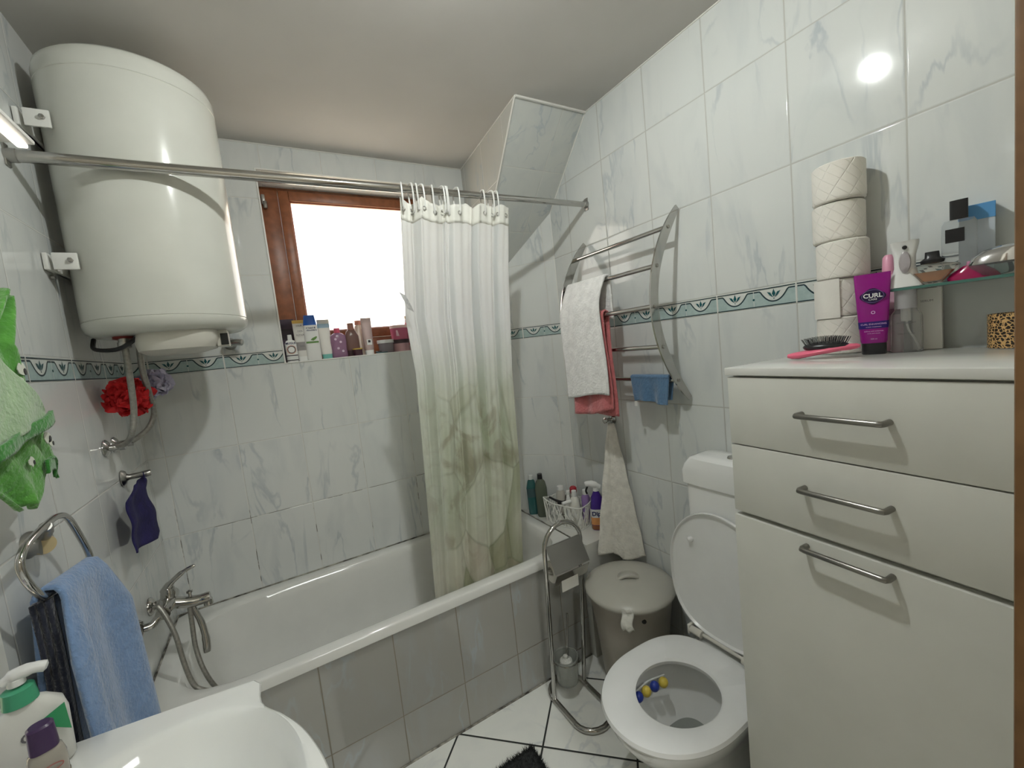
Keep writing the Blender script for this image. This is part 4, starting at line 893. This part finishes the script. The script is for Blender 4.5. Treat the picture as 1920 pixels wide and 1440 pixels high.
b = MB(); b.loft([egg(.968, .078, .092, .069, -1.2975), egg(.968, .01, .01, .01, -1.297)]); part('water', b, P_('bowl water', (.75, .78, .76), .02, trans=.9, ior=1.33), t)
seatm = P_('seat white', (.80, .805, .80), .22)
b = MB(); n_ = 96
so = dict(ey=2.05, exb=2.9)
b.loft([egg(.93, .238, .235, .190, -1.112, n_, **so), egg(.93, .242, .238, .194, -1.104, n_, **so), egg(.93, .238, .235, .190, -1.094, n_, **so), egg(.93, .228, .226, .181, -1.091, n_, **so),
  egg(.932, .142, .132, .124, -1.092, n_, exb=2, dy=-.012), egg(.932, .134, .125, .117, -1.098, n_, exb=2, dy=-.012), egg(.932, .136, .127, .119, -1.110, n_, exb=2, dy=-.012), egg(.93, .238, .235, .190, -1.112, n_, **so)], False, False)
part('seat', b, seatm, t)
b = MB(); LC = .836
def lidr(k, x):
    r = []
    for i in range(64):
        a = 2*pi*i/64; ca, sa = cos(a), sin(a); e_ = 2.05 if sa > 0 else 2.8
        r.append(Vector((x+.004*math.copysign(abs(sa)**(2/e_), sa), LC+math.copysign(abs(ca)**(2/e_), ca)*.190*k, -.848+math.copysign(abs(sa)**(2/e_), sa)*.224*k)))
    return r
b.loft([lidr(.90, 1.190), lidr(.965, 1.189), lidr(.985, 1.181), lidr(1.0, 1.181), lidr(1.005, 1.189), lidr(.98, 1.198), lidr(.6, 1.201)]); part('lid', b, seatm, t)
for y_ in (.937, .735):
    b = MB(); b.lathe([(0, 0), (.010, 0), (.010, .008), (.006, .012), (0, .013)], (1.191, y_, -.742), axis=(-1, 0, 0), n=16); part('lid_bumper', b, seatm, t)
b = MB(); b.tube([(1.176, .92, -1.078), (1.176, .72, -1.078)], .006, 10); part('hinge_rod', b, cream_pl, t)
for y_ in (.925, .735):
    b = MB(); b.tube([(1.170, y_+.022, -1.076), (1.170, y_-.022, -1.076)], .0125, 16); b.box(1.158, 1.186, y_+(.020 if y_ > .8 else -.030), y_+(.030 if y_ > .8 else -.020), -1.092, -1.058, .003); part('hinge', b, cream_pl, t)
b = MB(); b.se((0, 0, 0), [(-1.118, .070, .145, 8, 1.281, .812), (-1.0, .070, .15, 8, 1.281, .812), (-.56, .070, .152, 9, 1.281, .812), (-.545, .069, .150, 9, 1.281, .812)], n=64); part('cistern', b, porc, t)
b = MB(); b.se((0, 0, 0), [(-.545, .074, .165, 9, 1.278, .812), (-.500, .075, .166, 8, 1.277, .812), (-.478, .073, .160, 6, 1.278, .812), (-.455, .068, .142, 5, 1.278, .812), (-.447, .055, .12, 4, 1.278, .812), (-.445, .03, .06, 3, 1.272, .812)], n=64); part('cistern_lid', b, porc, t)
b = MB(); b.box(1.165, 1.26, TY-.10, TY+.10, -1.30, -1.10, .02); part('cistern_neck', b, porc, t)
b = MB(); b.lathe([(0, 0), (.020, .001), (.018, .006), (0, .007)], (1.272, .812, -.446)); part('flush_button', b, chrome, t)
t = thing('toilet_rim_block', 'row of blue and yellow freshener balls under the toilet rim', 'toilet freshener', (.80, .92, -1.15))
for i, q in enumerate(((.862, .918, -1.152), (.899, .919, -1.154), (.935, .917, -1.154), (.968, .909, -1.152))):
    b = MB(); b.ell(q, .0165, .0150, .0165, 16); part('freshener_ball', b, P_('freshener blue', sr(40, 60, 150)) if i % 2 == 0 else P_('freshener yellow', sr(214, 190, 80)), t, 'blue ball' if i % 2 == 0 else 'yellow ball')
b = MB(); b.tube([(.845, .924, -1.140), (.90, .932, -1.140), (.935, .931, -1.140), (.985, .918, -1.140)], .003, 8, sub=3); part('holder', b, P_('holder clear', (.6, .62, .62), .2), t)
t = thing('stop_valve', 'small white pipe valve behind the toilet near the bin', 'valve', (1.20, 1.03, -1.25))
b = MB(); b.tube([(1.356, 1.0, -1.22), (1.24, 1.01, -1.21), (1.16, 1.00, -1.20)], .012, 10, sub=3); part('pipe', b, white_pl, t)
b = MB(); b.ell((1.15, 1.00, -1.20), .022, .022, .022, 14); part('valve_knob', b, white_pl, t)

# ================================================================ cabinet
O_ = Vector((.963, .619, 0)); d_ = Vector((-.0757, -.9971, 0)); n_v = Vector((.9971, -.0757, 0))
CM = Matrix(((d_.x, n_v.x, 0, O_.x), (d_.y, n_v.y, 0, O_.y), (0, 0, 1, 0), (0, 0, 0, 1)))
CW, CD = .50, .372
t = thing('bathroom_cabinet', 'tall white cabinet with two drawers and a door against the right wall', 'cabinet', CM @ Vector((CW/2, CD/2, FL)))
b = MB(); b.box(.002, CW-.002, .020, CD, -1.45, -.130, .001, M=CM); b.box(.01, CW-.01, .045, CD, FL+.001, -1.45, M=CM); part('carcass', b, lam, t)
b = MB(); b.box(-.004, CW+.004, -.004, CD+.004, -.128, -.110, .0015, M=CM); part('top_board', b, lamtop, t, 'glossy white top board')
def front(nm, z0, z1, hz_, tilt=0):
    b = MB(); b.box(.0, CW, 0 if not tilt else -.003, .018, z0, z1, .0012, M=CM); f = part(nm, b, lam, t)
    b = MB(); s0, s1 = .170, .318; y_ = -.027
    b.tube([CM @ Vector(q) for q in ((s0, .0, hz_), (s0, y_+.006, hz_), (s0+.002, y_+.001, hz_), (s0+.008, y_, hz_), (s1-.008, y_, hz_), (s1-.002, y_+.001, hz_), (s1, y_+.006, hz_), (s1, .0, hz_))], [.0058]*8, 14)
    part('handle', b, pm('satin handle', (.27, .26, .24), .28, 1), f)
front('drawer', -.298, -.133, -.208); front('drawer', -.470, -.301, -.369); front('door', -1.45, -.481, -.499, 1)
TZ = -.1095
# stacked rolls
rc = (1.297, .507)
def roll(name='toilet_roll'):
    b = MB(); b.lathe([(.021, 0), (.050, .0), (.0535, .003), (.054, .05), (.0535, .090), (.050, .093), (.021, .093), (.021, 0)], (0, 0, 0), n=48, cap0=False, cap1=False)
    b.se((0, 0, 0), [(.006, .0545, .0545), (.088, .0545, .0545)], 48, cap0=False, cap1=False); return b
qp = bpy.data.materials.new('quilted paper'); qp.use_nodes = True; nt = qp.node_tree; pb = nt.nodes['Principled BSDF']; N = NB(nt); pb.inputs['Base Color'].default_value = (.73, .705, .65, 1); pb.inputs['Roughness'].default_value = .95
tc = nt.nodes.new('ShaderNodeTexCoord'); P = tc.outputs['Object']; ang_ = nt.nodes.new('ShaderNodeVectorMath'); sxyz = nt.nodes.new('ShaderNodeSeparateXYZ'); nt.links.new(P, sxyz.inputs[0])
a_ = N.m('MULTIPLY', N.m('ARCTAN2', sxyz.outputs[1], sxyz.outputs[0]), .054)
qa = N.m('ABSOLUTE', N.m('SUBTRACT', N.m('FRACT', N.m('MULTIPLY', N.m('ADD', a_, N.m('MULTIPLY', sxyz.outputs[2], 1.1)), 36.)), .5)); qb = N.m('ABSOLUTE', N.m('SUBTRACT', N.m('FRACT', N.m('MULTIPLY', N.m('SUBTRACT', a_, N.m('MULTIPLY', sxyz.outputs[2], .7)), 22.)), .5))
hh_ = N.m('ADD', N.m('MULTIPLY', N.m('MINIMUM', N.mr(qa, 0., .09), N.mr(qb, 0., .05)), .8), N.m('MULTIPLY', N.noise(P, 240., 2), .5)); bp = nt.nodes.new('ShaderNodeBump'); bp.inputs['Strength'].default_value = .6; bp.inputs['Distance'].default_value = .0016
nt.links.new(hh_, bp.inputs['Height']); nt.links.new(bp.outputs[0], pb.inputs['Normal'])
r0 = link('toilet_roll', roll(), qp, base=(0, 0, 0)); lab_ = ['bottom roll of the stack of paper rolls on the cabinet', 'second paper roll from the bottom of the stack, loose sheet hanging', 'middle paper roll of the stack on the cabinet', 'second paper roll from the top of the stack', 'top paper roll of the stack against the right wall']
offs = [(.0, .0), (.002, .004), (0, -.004), (.003, .003), (-.002, -.002)]
for i in range(5):
    o = r0 if i == 0 else r0.copy()
    if i: COL.objects.link(o)
    o.location = (rc[0]+offs[i][0], rc[1]+offs[i][1], Z0+TZ+.0005+i*.0945); o.rotation_euler = (0, 0, i*1.9+.4); tag(o, lab_[i], 'toilet roll', 'paper rolls stacked on the cabinet'); BASES[o.name] = Vector((0, 0, 0)); rolls = o
    if i == 1:
        base = Vector((rc[0]+offs[1][0], rc[1]+offs[1][1], TZ+.0005+.0945)); o.rotation_euler = (0, 0, 0); BASES[o.name] = base
        b = MB()
        def sheet(u, v):
            a = pi+.55-1.45*u*.85-.35; r = .0562+.004*u; return base+Vector((r*cos(a), r*sin(a), -.006+.096*(1-v)))
        b.surf(lambda u, v: tuple(base+Vector(((.0562+.003*u*u)*cos(2.25+1.25*u), (.0562+.003*u*u)*sin(2.25+1.25*u), .094-.097*v))), 14, 6, .001); part('loose_sheet', b, paper, o)
# purple tube
TT = (1.222, .418, TZ); M = Matrix.Rotation(radians(-70), 3, 'Z')
t, _ = bottle('curl_cream_tube', 'purple squeeze tube with black cap, lettered CURL, in front of the rolls', TT, [(.026, .0225, .015, 2.6), (.030, .024, .016, 2.4), (.09, .028, .013, 2.6), (.16, .0318, .006, 3.4), (.178, .0325, .0022, 6), (.186, .0325, .0018, 8)], P_('magenta purple tube', sr(140, 24, 124), .22), [(0, .021, .0145, 3), (.002, .0225, .016, 3), (.026, .0225, .016, 3)], black, rot=radians(-70), labs=[(.060, .076, P_('indigo band', sr(44, 26, 110), .25))], cat_='tube')
ux, un = M @ Vector((1, 0, 0)), M @ Vector((0, -1, 0))
def onT(dx, z, off): return Vector(TT)+ux*dx+un*(lerp_t([(.03, .016), (.09, .013), (.16, .006), (.186, .002)], z)+off)+Vector((0, 0, z))
def upT(z): return (onT(0, z+.01, 0)-onT(0, z-.01, 0)).normalized()
b = MB(); cpt = onT(0, .134, .0006); b.prism([(.0215*cos(a)*(1+.08*cos(4*a)), .0165*sin(a)*(1+.10*cos(4*a))) for a in [i*pi/18 for i in range(36)]], cpt, ux, upT(.134), .0012 if ux.cross(upT(.134)).dot(un) > 0 else -.0012); bd = part('label_badge', b, P_('badge indigo', sr(36, 26, 62), .25), t, 'dark oval badge')
b = MB(); b.tube([cpt+un*.0014+ux*(.0195*cos(a))+upT(.134)*(.0145*sin(a)) for a in [i*pi/18 for i in range(36)]], .0004, 5, closed=True); part('badge_ring', b, P_('badge violet', sr(120, 90, 160)), bd)
b = MB(); text_mb(b, 'CURL', .0135, cpt+un*.0018+upT(.134)*.001, ux, upT(.134), bold=.0003); text_mb(b, 'CARE', .0062, cpt+un*.0018-upT(.134)*.0075, ux, upT(.134)); part('lettering', b, white_ink, bd)
b = MB()
for s_, z_, sz in (('CURL ENHANCING', .070, .0052), ('cream treatment', .064, .0040), ('defines and enhances', .054, .0040), ('curls and waves', .049, .0036), ('200 ml', .036, .0042)): text_mb(b, s_, sz, onT(0, z_, .0012), ux, upT(z_))
text_mb(b, 'o', .016, onT(0, .098, .0012), ux, upT(.098)); part('lettering', b, P_('lilac ink', sr(216, 170, 220)), t)
# pink bottle behind
bottle('face_wash', 'pale pink bottle with rounded pink cap between rolls and spray bottle', (1.298, .412, TZ), [(0, .024, .018, 3), (.17, .024, .018, 3), (.180, .021, .015)], P_('pale pink bottle', sr(214, 172, 190), .3), [(.180, .0125, .0125), (.222, .0105, .0105), (.228, .006, .006)], P_('pink cap', sr(226, 160, 184), .3), rot=radians(-72), labs=[(.085, .10, P_('mauve print', sr(150, 100, 130)))])
# spray bottle
SB = (1.262, .372, TZ); M = Matrix.Rotation(radians(-73), 3, 'Z')
t = thing('spray_bottle', 'clear spray bottle with tall white spray head on the cabinet', 'spray bottle', SB)
clear = P_('clear plastic', (.86, .86, .85), .06, trans=.92, ior=1.25)
b = MB(); b.se(SB, [(0, .026, .022, 3), (.003, .028, .024, 3), (.078, .028, .024, 3), (.086, .026, .022, 3), (.094, .020, .018, 2.4), (.100, .019, .018, 2), (.100, .0175, .0165, 2), (.093, .0185, .0165, 2.4), (.084, .0245, .0205, 3), (.005, .026, .022, 3)], 40, M=M, cap1=True); part('body', b, clear, t)
b = MB(); b.se(SB, [(.098, .0195, .0185, 2), (.142, .019, .018, 2), (.15, .021, .020, 3)], 32, M=M); part('collar', b, P_('clear white collar', (.72, .71, .72), .12, trans=.55, ior=1.2), t)
b = MB(); b.se(SB, [(.146, .0295, .021, 4), (.150, .029, .020, 4), (.19, .018, .018, 3), (.215, .0185, .018, 4), (.240, .024, .021, 5), (.246, .024, .024, 6, 0, -.0)], 40, M=M); hd = part('spray_head', b, wb, t)
un = M @ Vector((0, -1, 0)); ux = M @ Vector((1, 0, 0))
b = MB(); q = Vector(SB)+un*.0215+Vector((0, 0, .2)); b.loft([[q+ux*x*k+Vector((0, 0, z*k))+un*o for x, z in [(.010*cos(a)*(1 if abs(sin(a)) < .99 else 1), .024*sin(a)) for a in [i*pi/12 for i in range(24)]]] for k, o in ((1, -.006), (1, 0), (.85, .002))]); part('trigger', b, P_('grey trigger', sr(166, 160, 162), .3), hd, 'grey trigger insert')
b = MB(); b.lathe([(0, 0), (.0045, 0), (.004, .0015), (0, .0015)], Vector(SB)+un*.0225+Vector((0, 0, .232)), axis=un, n=16); part('nozzle', b, black, hd)
b = MB(); b.tube([Vector(SB)+Vector((0, 0, .14)), Vector(SB)+ux*.002+Vector((0, 0, .06)), Vector(SB)+ux*.014+Vector((0, 0, .03)), Vector(SB)+ux*.022+Vector((0, 0, .006))], .0022, 8, sub=5); b.lathe([(.008, .07), (.009, .072), (.009, .098)], SB, n=16); part('dip_tube', b, wb, t)
b = MB(); text_mb(b, 'HAIR SPRAY', .006, Vector(SB)+un*.0252+Vector((0, 0, .066)), ux, (0, 0, 1)); text_mb(b, '250 ml  fine mist', .0042, Vector(SB)+un*.0252+Vector((0, 0, .042)), ux, (0, 0, 1)); part('lettering', b, grey_ink, t)
# white box behind
t, M = bottle('white_carton', 'slim white carton standing behind the clear spray bottle', (1.325, .352, TZ), [(0, .024, .018, 30), (.138, .024, .018, 30)], P_('carton white', (.72, .71, .67), .5), rot=radians(-80), cat_='carton')
face_txt(t, 'SERUM', .007, (1.325, .352, TZ), .11, .0186, grey_ink, M=M)
# leopard tin
lp_ = bpy.data.materials.new('leopard print'); lp_.use_nodes = True; nt = lp_.node_tree; pb = nt.nodes['Principled BSDF']; N = NB(nt); pb.inputs['Roughness'].default_value = .3
tc = nt.nodes.new('ShaderNodeTexCoord'); vo = nt.nodes.new('ShaderNodeTexVoronoi'); vo.feature = 'DISTANCE_TO_EDGE'; vo.inputs['Scale'].default_value = 170; nzv = nt.nodes.new('ShaderNodeTexNoise'); nzv.inputs['Scale'].default_value = 90
nt.links.new(tc.outputs['Object'], nzv.inputs[0]); nt.links.new(N.vm('ADD', tc.outputs['Object'], N.vm('MULTIPLY', nzv.outputs['Color'], (.006, .006, .006))), vo.inputs['Vector'])
nt.links.new(N.mix(N.mr(vo.outputs[0], .07, .13), sr(206, 168, 112), sr(34, 22, 16)), pb.inputs['Base Color'])
b = MB(); b.lathe([(0, 0), (.040, 0), (.040, .068), (.0385, .0685), (.0385, .0655), (0, .0655)], (1.296, .214, TZ), n=56); tag(link('leopard_tin', b, lp_), 'round leopard print tin at the right end of the cabinet top', 'tin')
# hair brush
t = thing('hair_brush', 'pink oval hair brush lying bristles up at the cabinet edge', 'hair brush', (1.15, .49, TZ))
q0, q1 = Vector((1.128, .558, TZ)), Vector((1.165, .427, TZ)); da = (q1-q0).normalized(); db = Vector((-da.y, da.x, 0))
b = MB(); rings = []
for s_, w_, z_, h_ in ((-.002, .004, .006, .003), (.008, .009, .006, .005), (.022, .016, .007, .006), (.038, .025, .010, .006), (.06, .031, .014, .006), (.085, .031, .018, .006), (.105, .025, .020, .005), (.122, .014, .021, .005), (.134, .007, .022, .004), (.140, .003, .022, .002)):
    rings.append([q0+da*s_+db*w_*cos(a)+Vector((0, 0, z_+.003+h_*1.5*sin(a))) for a in [i*pi/8 for i in range(16)]])
b.loft(rings); part('body', b, P_('brush pink', sr(232, 112, 140), .3), t)
b = MB(); c = q0+da*.076+Vector((0, 0, .028)); up_ = Vector((0, 0, 1)); M3 = Matrix((da, db, up_)).transposed(); b.ell(c, .046, .028, .013, 20, M=M3); part('cushion', b, black, t, 'black cushion')
b = MB(); rnd = random.Random(5)
for i in range(13):
    for j in range(8):
        u, v = (i+.5*(j % 2))/12.5*2-1, j/7*2-1
        if u*u+v*v < .98:
            p = c+da*.042*u+db*.025*v+Vector((0, 0, .007*(1-.6*(u*u+v*v)))); dr = (up_+da*u*.55+db*v*.5).normalized(); b.tube([p, p+dr*.019], .0008, 4)
part('bristles', b, black, t)
# glass shelf
t = thing('glass_shelf', 'clear glass shelf with green edge on the right wall', 'shelf', (1.30, .26, .03))
b = MB(); b.box(1.237, 1.356, .115, .392, .0295, .0355, .0008); part('glass_plate', b, P_('shelf glass', (.80, .92, .88), .03, trans=.95, ior=1.2), t)
b = MB(); b.box(1.2362, 1.2370, .115, .392, .0297, .0353); part('front_edge', b, P_('green glass edge', sr(70, 110, 100), .15), t, 'dark green polished edge')
for y_ in (.355, .16):
    b = MB(); b.lathe([(0, 0), (.012, 0), (.012, .014), (.008, .02), (0, .02)], (1.356, y_, .026), axis=(-1, 0, 0), n=18); part('shelf_bracket', b, chrome, t)
GZ = .0362
pM = radians(-78)
t, M = bottle('perfume_bottle', 'tall rectangular clear perfume bottle with black cap and black label', (1.288, .292, GZ), [(0, .026, .014, 8), (.118, .026, .014, 8), (.126, .022, .012, 5)], P_('perfume glass', (.86, .88, .88), .04, trans=.9, ior=1.25), [(.127, .0135, .011, 8), (.166, .0135, .011, 8)], black, rot=pM)
b = MB(); b.box(-.020, .008, -.0155, -.0145, .080, .108, M=Matrix.Translation((1.288, .292, GZ)) @ M.to_4x4()); part('front_label', b, black, t, 'square black label')
t, M = bottle('blue_carton', 'blue and white perfume carton behind the black capped bottle', (1.332, .276, GZ), [(0, .026, .016, 30), (.152, .026, .016, 30)], P_('pale carton', sr(190, 200, 210), .4), rot=pM, labs=[(.122, .1525, P_('sky blue carton', sr(88, 150, 204), .4))], cat_='carton')
b = MB(); b.se((1.332, .276, GZ+.1526), [(0, .0265, .0165, 30), (.001, .0265, .0165, 30)], M=M); part('blue_top', b, P_('sky blue carton', sr(88, 150, 204), .4), t)
c_ = (1.262, .327, GZ)
t = thing('perfume_bottle', 'faceted diamond perfume bottle with amber liquid and black stopper', 'perfume bottle', c_)
M = Matrix.Rotation(pM, 3, 'Z')
b = MB(); b.se(c_, [(0, .014, .010, 4), (.004, .017, .012, 4), (.034, .042, .016, 5), (.038, .040, .015, 5), (.044, .012, .010, 2)], 8, M=M); part('glass', b, P_('faceted glass', (.9, .86, .80), .04, trans=.9, ior=1.3), t, ang=10)
b = MB(); b.se(c_, [(.006, .014, .009, 4), (.026, .032, .012, 5)], 8, M=M); part('liquid', b, P_('amber liquid', sr(226, 150, 84), .1, trans=.6), t, 'amber perfume', ang=10)
b = MB(); b.se(c_, [(.044, .018, .014, 2), (.050, .020, .015, 2), (.056, .012, .010, 3), (.068, .011, .009, 4)], 24, M=M); part('stopper', b, black, t)
t, M = bottle('perfume_flask', 'low cerise pink flask between the diamond and the oval bottles', (1.278, .282-.012, GZ), [(0, .036, .014, 2), (.006, .038, .015, 2), (.016, .030, .013, 2), (.028, .014, .009, 2)], P_('cerise glass', sr(206, 40, 110), .12, trans=.45), [(.028, .010, .008), (.036, .009, .007)], P_('pink clear cap', sr(226, 160, 190), .1, trans=.4), rot=pM)
c_ = (1.285, .224, GZ)
t = thing('perfume_bottle', 'reclining silver and clear oval perfume bottle at the shelf end', 'perfume bottle', c_)
M = Matrix.Rotation(pM, 3, 'Z')
b = MB(); b.se(c_, [(0, .030, .012, 2.2), (.004, .042, .018, 2.2), (.022, .054, .024, 2.2), (.026, .0545, .0245, 2.2)], 40, M=M); part('clear_base', b, P_('perfume glass', (.86, .88, .88), .04, trans=.9, ior=1.25), t)
b = MB(); b.se(c_, [(.026, .0545, .0245, 2.2), (.038, .050, .022, 2.1), (.050, .038, .017, 2), (.057, .020, .009, 2), (.059, .004, .003, 2)], 40, M=M); part('silver_dome', b, P_('mirror silver', (.66, .66, .67), .08, metal=1), t, 'mirror silver dome')

# ================================================================ washbasin
SZ = -.632; BC = Vector((-.245, .70, 0))
out = [(-.126, 1.008), (-.112, .998), (-.106, .975), (-.108, .945), (-.098, .912), (-.070, .872), (-.040, .815), (-.018, .750), (-.006, .690), (-.004, .63), (-.018, .55), (-.05, .48), (-.10, .43), (-.118, .40), (-.116, .37), (-.13, .352), (-.30, .350), (-.60, .350), (-.640, .352), (-.655, .38), (-.655, .70), (-.655, 1.03), (-.645, 1.056), (-.60, 1.062), (-.47, 1.050), (-.30, 1.030), (-.15, 1.010)]
outP = cat([Vector((x, y, 0)) for x, y in out], 6, True)
def polar(poly, n=120):
    A = sorted(((math.atan2(p.y-BC.y, p.x-BC.x), (p-BC).length) for p in poly)); r = []
    for i in range(n):
        a = -pi+2*pi*(i+.5)/n; j = next((k for k, q in enumerate(A) if q[0] > a), 0); p1 = A[j]; p0 = A[j-1]
        a0, a1 = p0[0], p1[0]; w0 = a if a >= a0 else a+2*pi; a1 = a1 if a1 > a0 else a1+2*pi; k = (w0-a0)/(a1-a0) if a1 > a0 else 0; r.append((a, p0[1]+(p1[1]-p0[1])*k))
    return r
PO = polar(outP)
def oring(k, z, dx=0): return [Vector((BC.x+dx+r*k*cos(a), BC.y+r*k*sin(a), z)) for a, r in PO]
def iring(ax1, ay1, z, dx=0): 
    r = []
    for a, _ in PO:
        q = 1/((abs(cos(a))/ax1)**2.3+(abs(sin(a))/ay1)**2.3)**(1/2.3); r.append(Vector((BC.x+dx+q*cos(a), BC.y+q*sin(a), z)))
    return r
t = thing('washbasin', 'white washbasin with rounded front in the lower left corner', 'washbasin', (-.3, .7, FL))
b = MB()
def mixr(A, B, k, z): return [a.lerp(c, k)*1 for a, c in zip(A, B)]
def setz(R_, z): return [Vector((p.x, p.y, z)) for p in R_]
iA = iring(.205, .265, 0); o1 = oring(1, 0)
b.loft([iring(.10, .14, -.84), setz(mixr(iring(.18, .23, 0), o1, .35, 0), -.74), oring(.955, -.665), oring(.985, -.650), oring(1, -.640), oring(.997, -.634), oring(.985, SZ+.001),
  setz(mixr(iA, o1, .35, 0), SZ-.001), setz(mixr(iA, o1, .12, 0), SZ-.001), iring(.205, .265, SZ-.003), iring(.195, .255, SZ-.012), iring(.185, .243, SZ-.035), iring(.16, .21, SZ-.085), iring(.11, .15, SZ-.13), iring(.04, .05, SZ-.145), iring(.02, .02, SZ-.146)])
part('basin', b, P_('basin porcelain', (.77, .78, .755), .08, coat=.4), t)
b = MB(); b.se((0, 0, 0), [(FL+.001, .09, .11, 3, -.33, .70), (-1.3, .075, .095, 3, -.33, .70), (-.86, .085, .10, 3, -.30, .70), (-.80, .12, .15, 3, -.28, .70)]); part('pedestal', b, porc, t)
b = MB(); b.lathe([(0, .006), (.020, .006), (.022, .002), (.022, 0)], (BC.x, BC.y, SZ-.146)); part('drain', b, chrome, t)
# soap dispenser, purple capped bottle, razor on the basin
DZ = SZ+.0015
sd = (-.436, .998, DZ); rM = radians(24)
t, M = bottle('soap_dispenser', 'white pump soap dispenser with green collar and triangle on the basin', sd, [(0, .044, .020, 3.2), (.006, .048, .023, 3.4), (.088, .050, .024, 3.6), (.108, .046, .021, 3.2), (.124, .030, .017, 2.6), (.131, .019, .016, 2)], P_('dispenser white', (.68, .68, .64), .3), [(.130, .0215, .0215), (.155, .0190, .0190), (.158, .014, .014)], P_('dispenser green', sr(72, 160, 122), .3), rot=rM, capn='collar')
tr_ = P_('triangle green', sr(52, 150, 96), .35)
b = MB(); qd = Vector(sd)+M @ Vector((.034, -.0245, .086)); b.prism([(-.026, .006), (.010, .020), (.012, -.030)], qd, M @ Vector((1, 0, 0)), (0, 0, 1), .0012); part('triangle_print', b, tr_, t, 'green triangle print')
b = MB(); b.lathe([(.011, .162), (.011, .172), (.008, .174)], sd, n=20); q = Vector(sd)+Vector((0, 0, .176)); b.tube([q+M @ Vector((-.016, 0, -.004)), q+M @ Vector((-.004, 0, .002)), q+M @ Vector((.020, -.004, .003)), q+M @ Vector((.036, -.008, -.003))], [.007, .0105, .009, .004], 14, sub=4); part('pump', b, wb, t)
b = MB(); text_mb(b, 'C', .022, Vector(sd)+M @ Vector((-.002, -.0249, .078)), M @ Vector((1, 0, 0)), (0, 0, 1), bold=.0004); part('lettering', b, grey_ink, t)
pc = (-.388, .918, DZ)
t, M = bottle('roll_on_bottle', 'small bottle with dark purple cap in front of the soap dispenser', pc, [(0, .019, .015, 2.6), (.003, .021, .017, 2.6), (.066, .022, .018, 2.6), (.080, .019, .016, 2.4), (.085, .014, .014, 2)], P_('clear grey bottle', sr(176, 170, 160), .2, trans=.25), [(.085, .0165, .0155, 2.6), (.122, .0150, .0140, 2.6), (.125, .012, .011, 2.4)], P_('dark purple cap', sr(62, 40, 78), .35), rot=rM, labs=[(.012, .022, P_('red print', sr(150, 90, 84))), (.026, .034, P_('yellow print', sr(170, 150, 90)))])
b = MB(); b.tube([Vector(pc)+M @ Vector((.013*cos(a)*1.0+.002, -.0190, .058+.005*sin(a))) for a in [i*pi/10 for i in range(20)]], .0009, 6, closed=True); part('oval_print', b, P_('red print', sr(150, 90, 84)), t)
b = MB(); b.tube([(-.53, .91, DZ+.004), (-.49, .905, DZ+.05), (-.452, .90, DZ+.078)], [.005, .0065, .005], 10, sub=5)
b.se((-.53, .912, DZ), [(0, .022, .02, 2), (.055, .024, .022, 2)], cap1=False); tag(link('toothbrush_cup', b, P_('lilac plastic', sr(160, 118, 178), .35)), 'lilac toothbrush in a lilac cup at the far left of the basin', 'toothbrush cup')

# ================================================================ rug
rm = P_('charcoal shag', sr(58, 60, 60), 1., noise=(80, sr(36, 38, 38), 1))
b = MB(); rnd = random.Random(9); A0 = Vector((.650, 1.285, FL+.003)); e1 = Vector((-.985, .0, 0)).normalized(); e2 = Vector((-.02, -1, 0)).normalized(); RL, RW = .60, .62
b.prism([(0, 0), (RL, 0), (RL, RW), (0, RW)], A0-Vector((0, 0, .0)), e1, e2, .006 if e1.cross(e2).z > 0 else -.006)
for i in range(9000):
    u, v = rnd.random()*RL, rnd.random()*RW
    if i < 1200: v = abs(rnd.gauss(0, .006))
    elif i < 2400: u = abs(rnd.gauss(0, .006))
    p = A0+e1*u+e2*v+Vector((0, 0, .005)); q = p+Vector((rnd.uniform(-.012, .012), rnd.uniform(-.012, .012), rnd.uniform(.010, .020))); w = Vector((rnd.uniform(-1, 1), rnd.uniform(-1, 1), 0)).normalized()*.0016
    b.face([b.bm.verts.new(p-w), b.bm.verts.new(p+w), b.bm.verts.new(q)])
o = link('bath_mat', b, rm); tag(o, 'charcoal shaggy bath mat, one corner showing on the floor', 'bath mat')
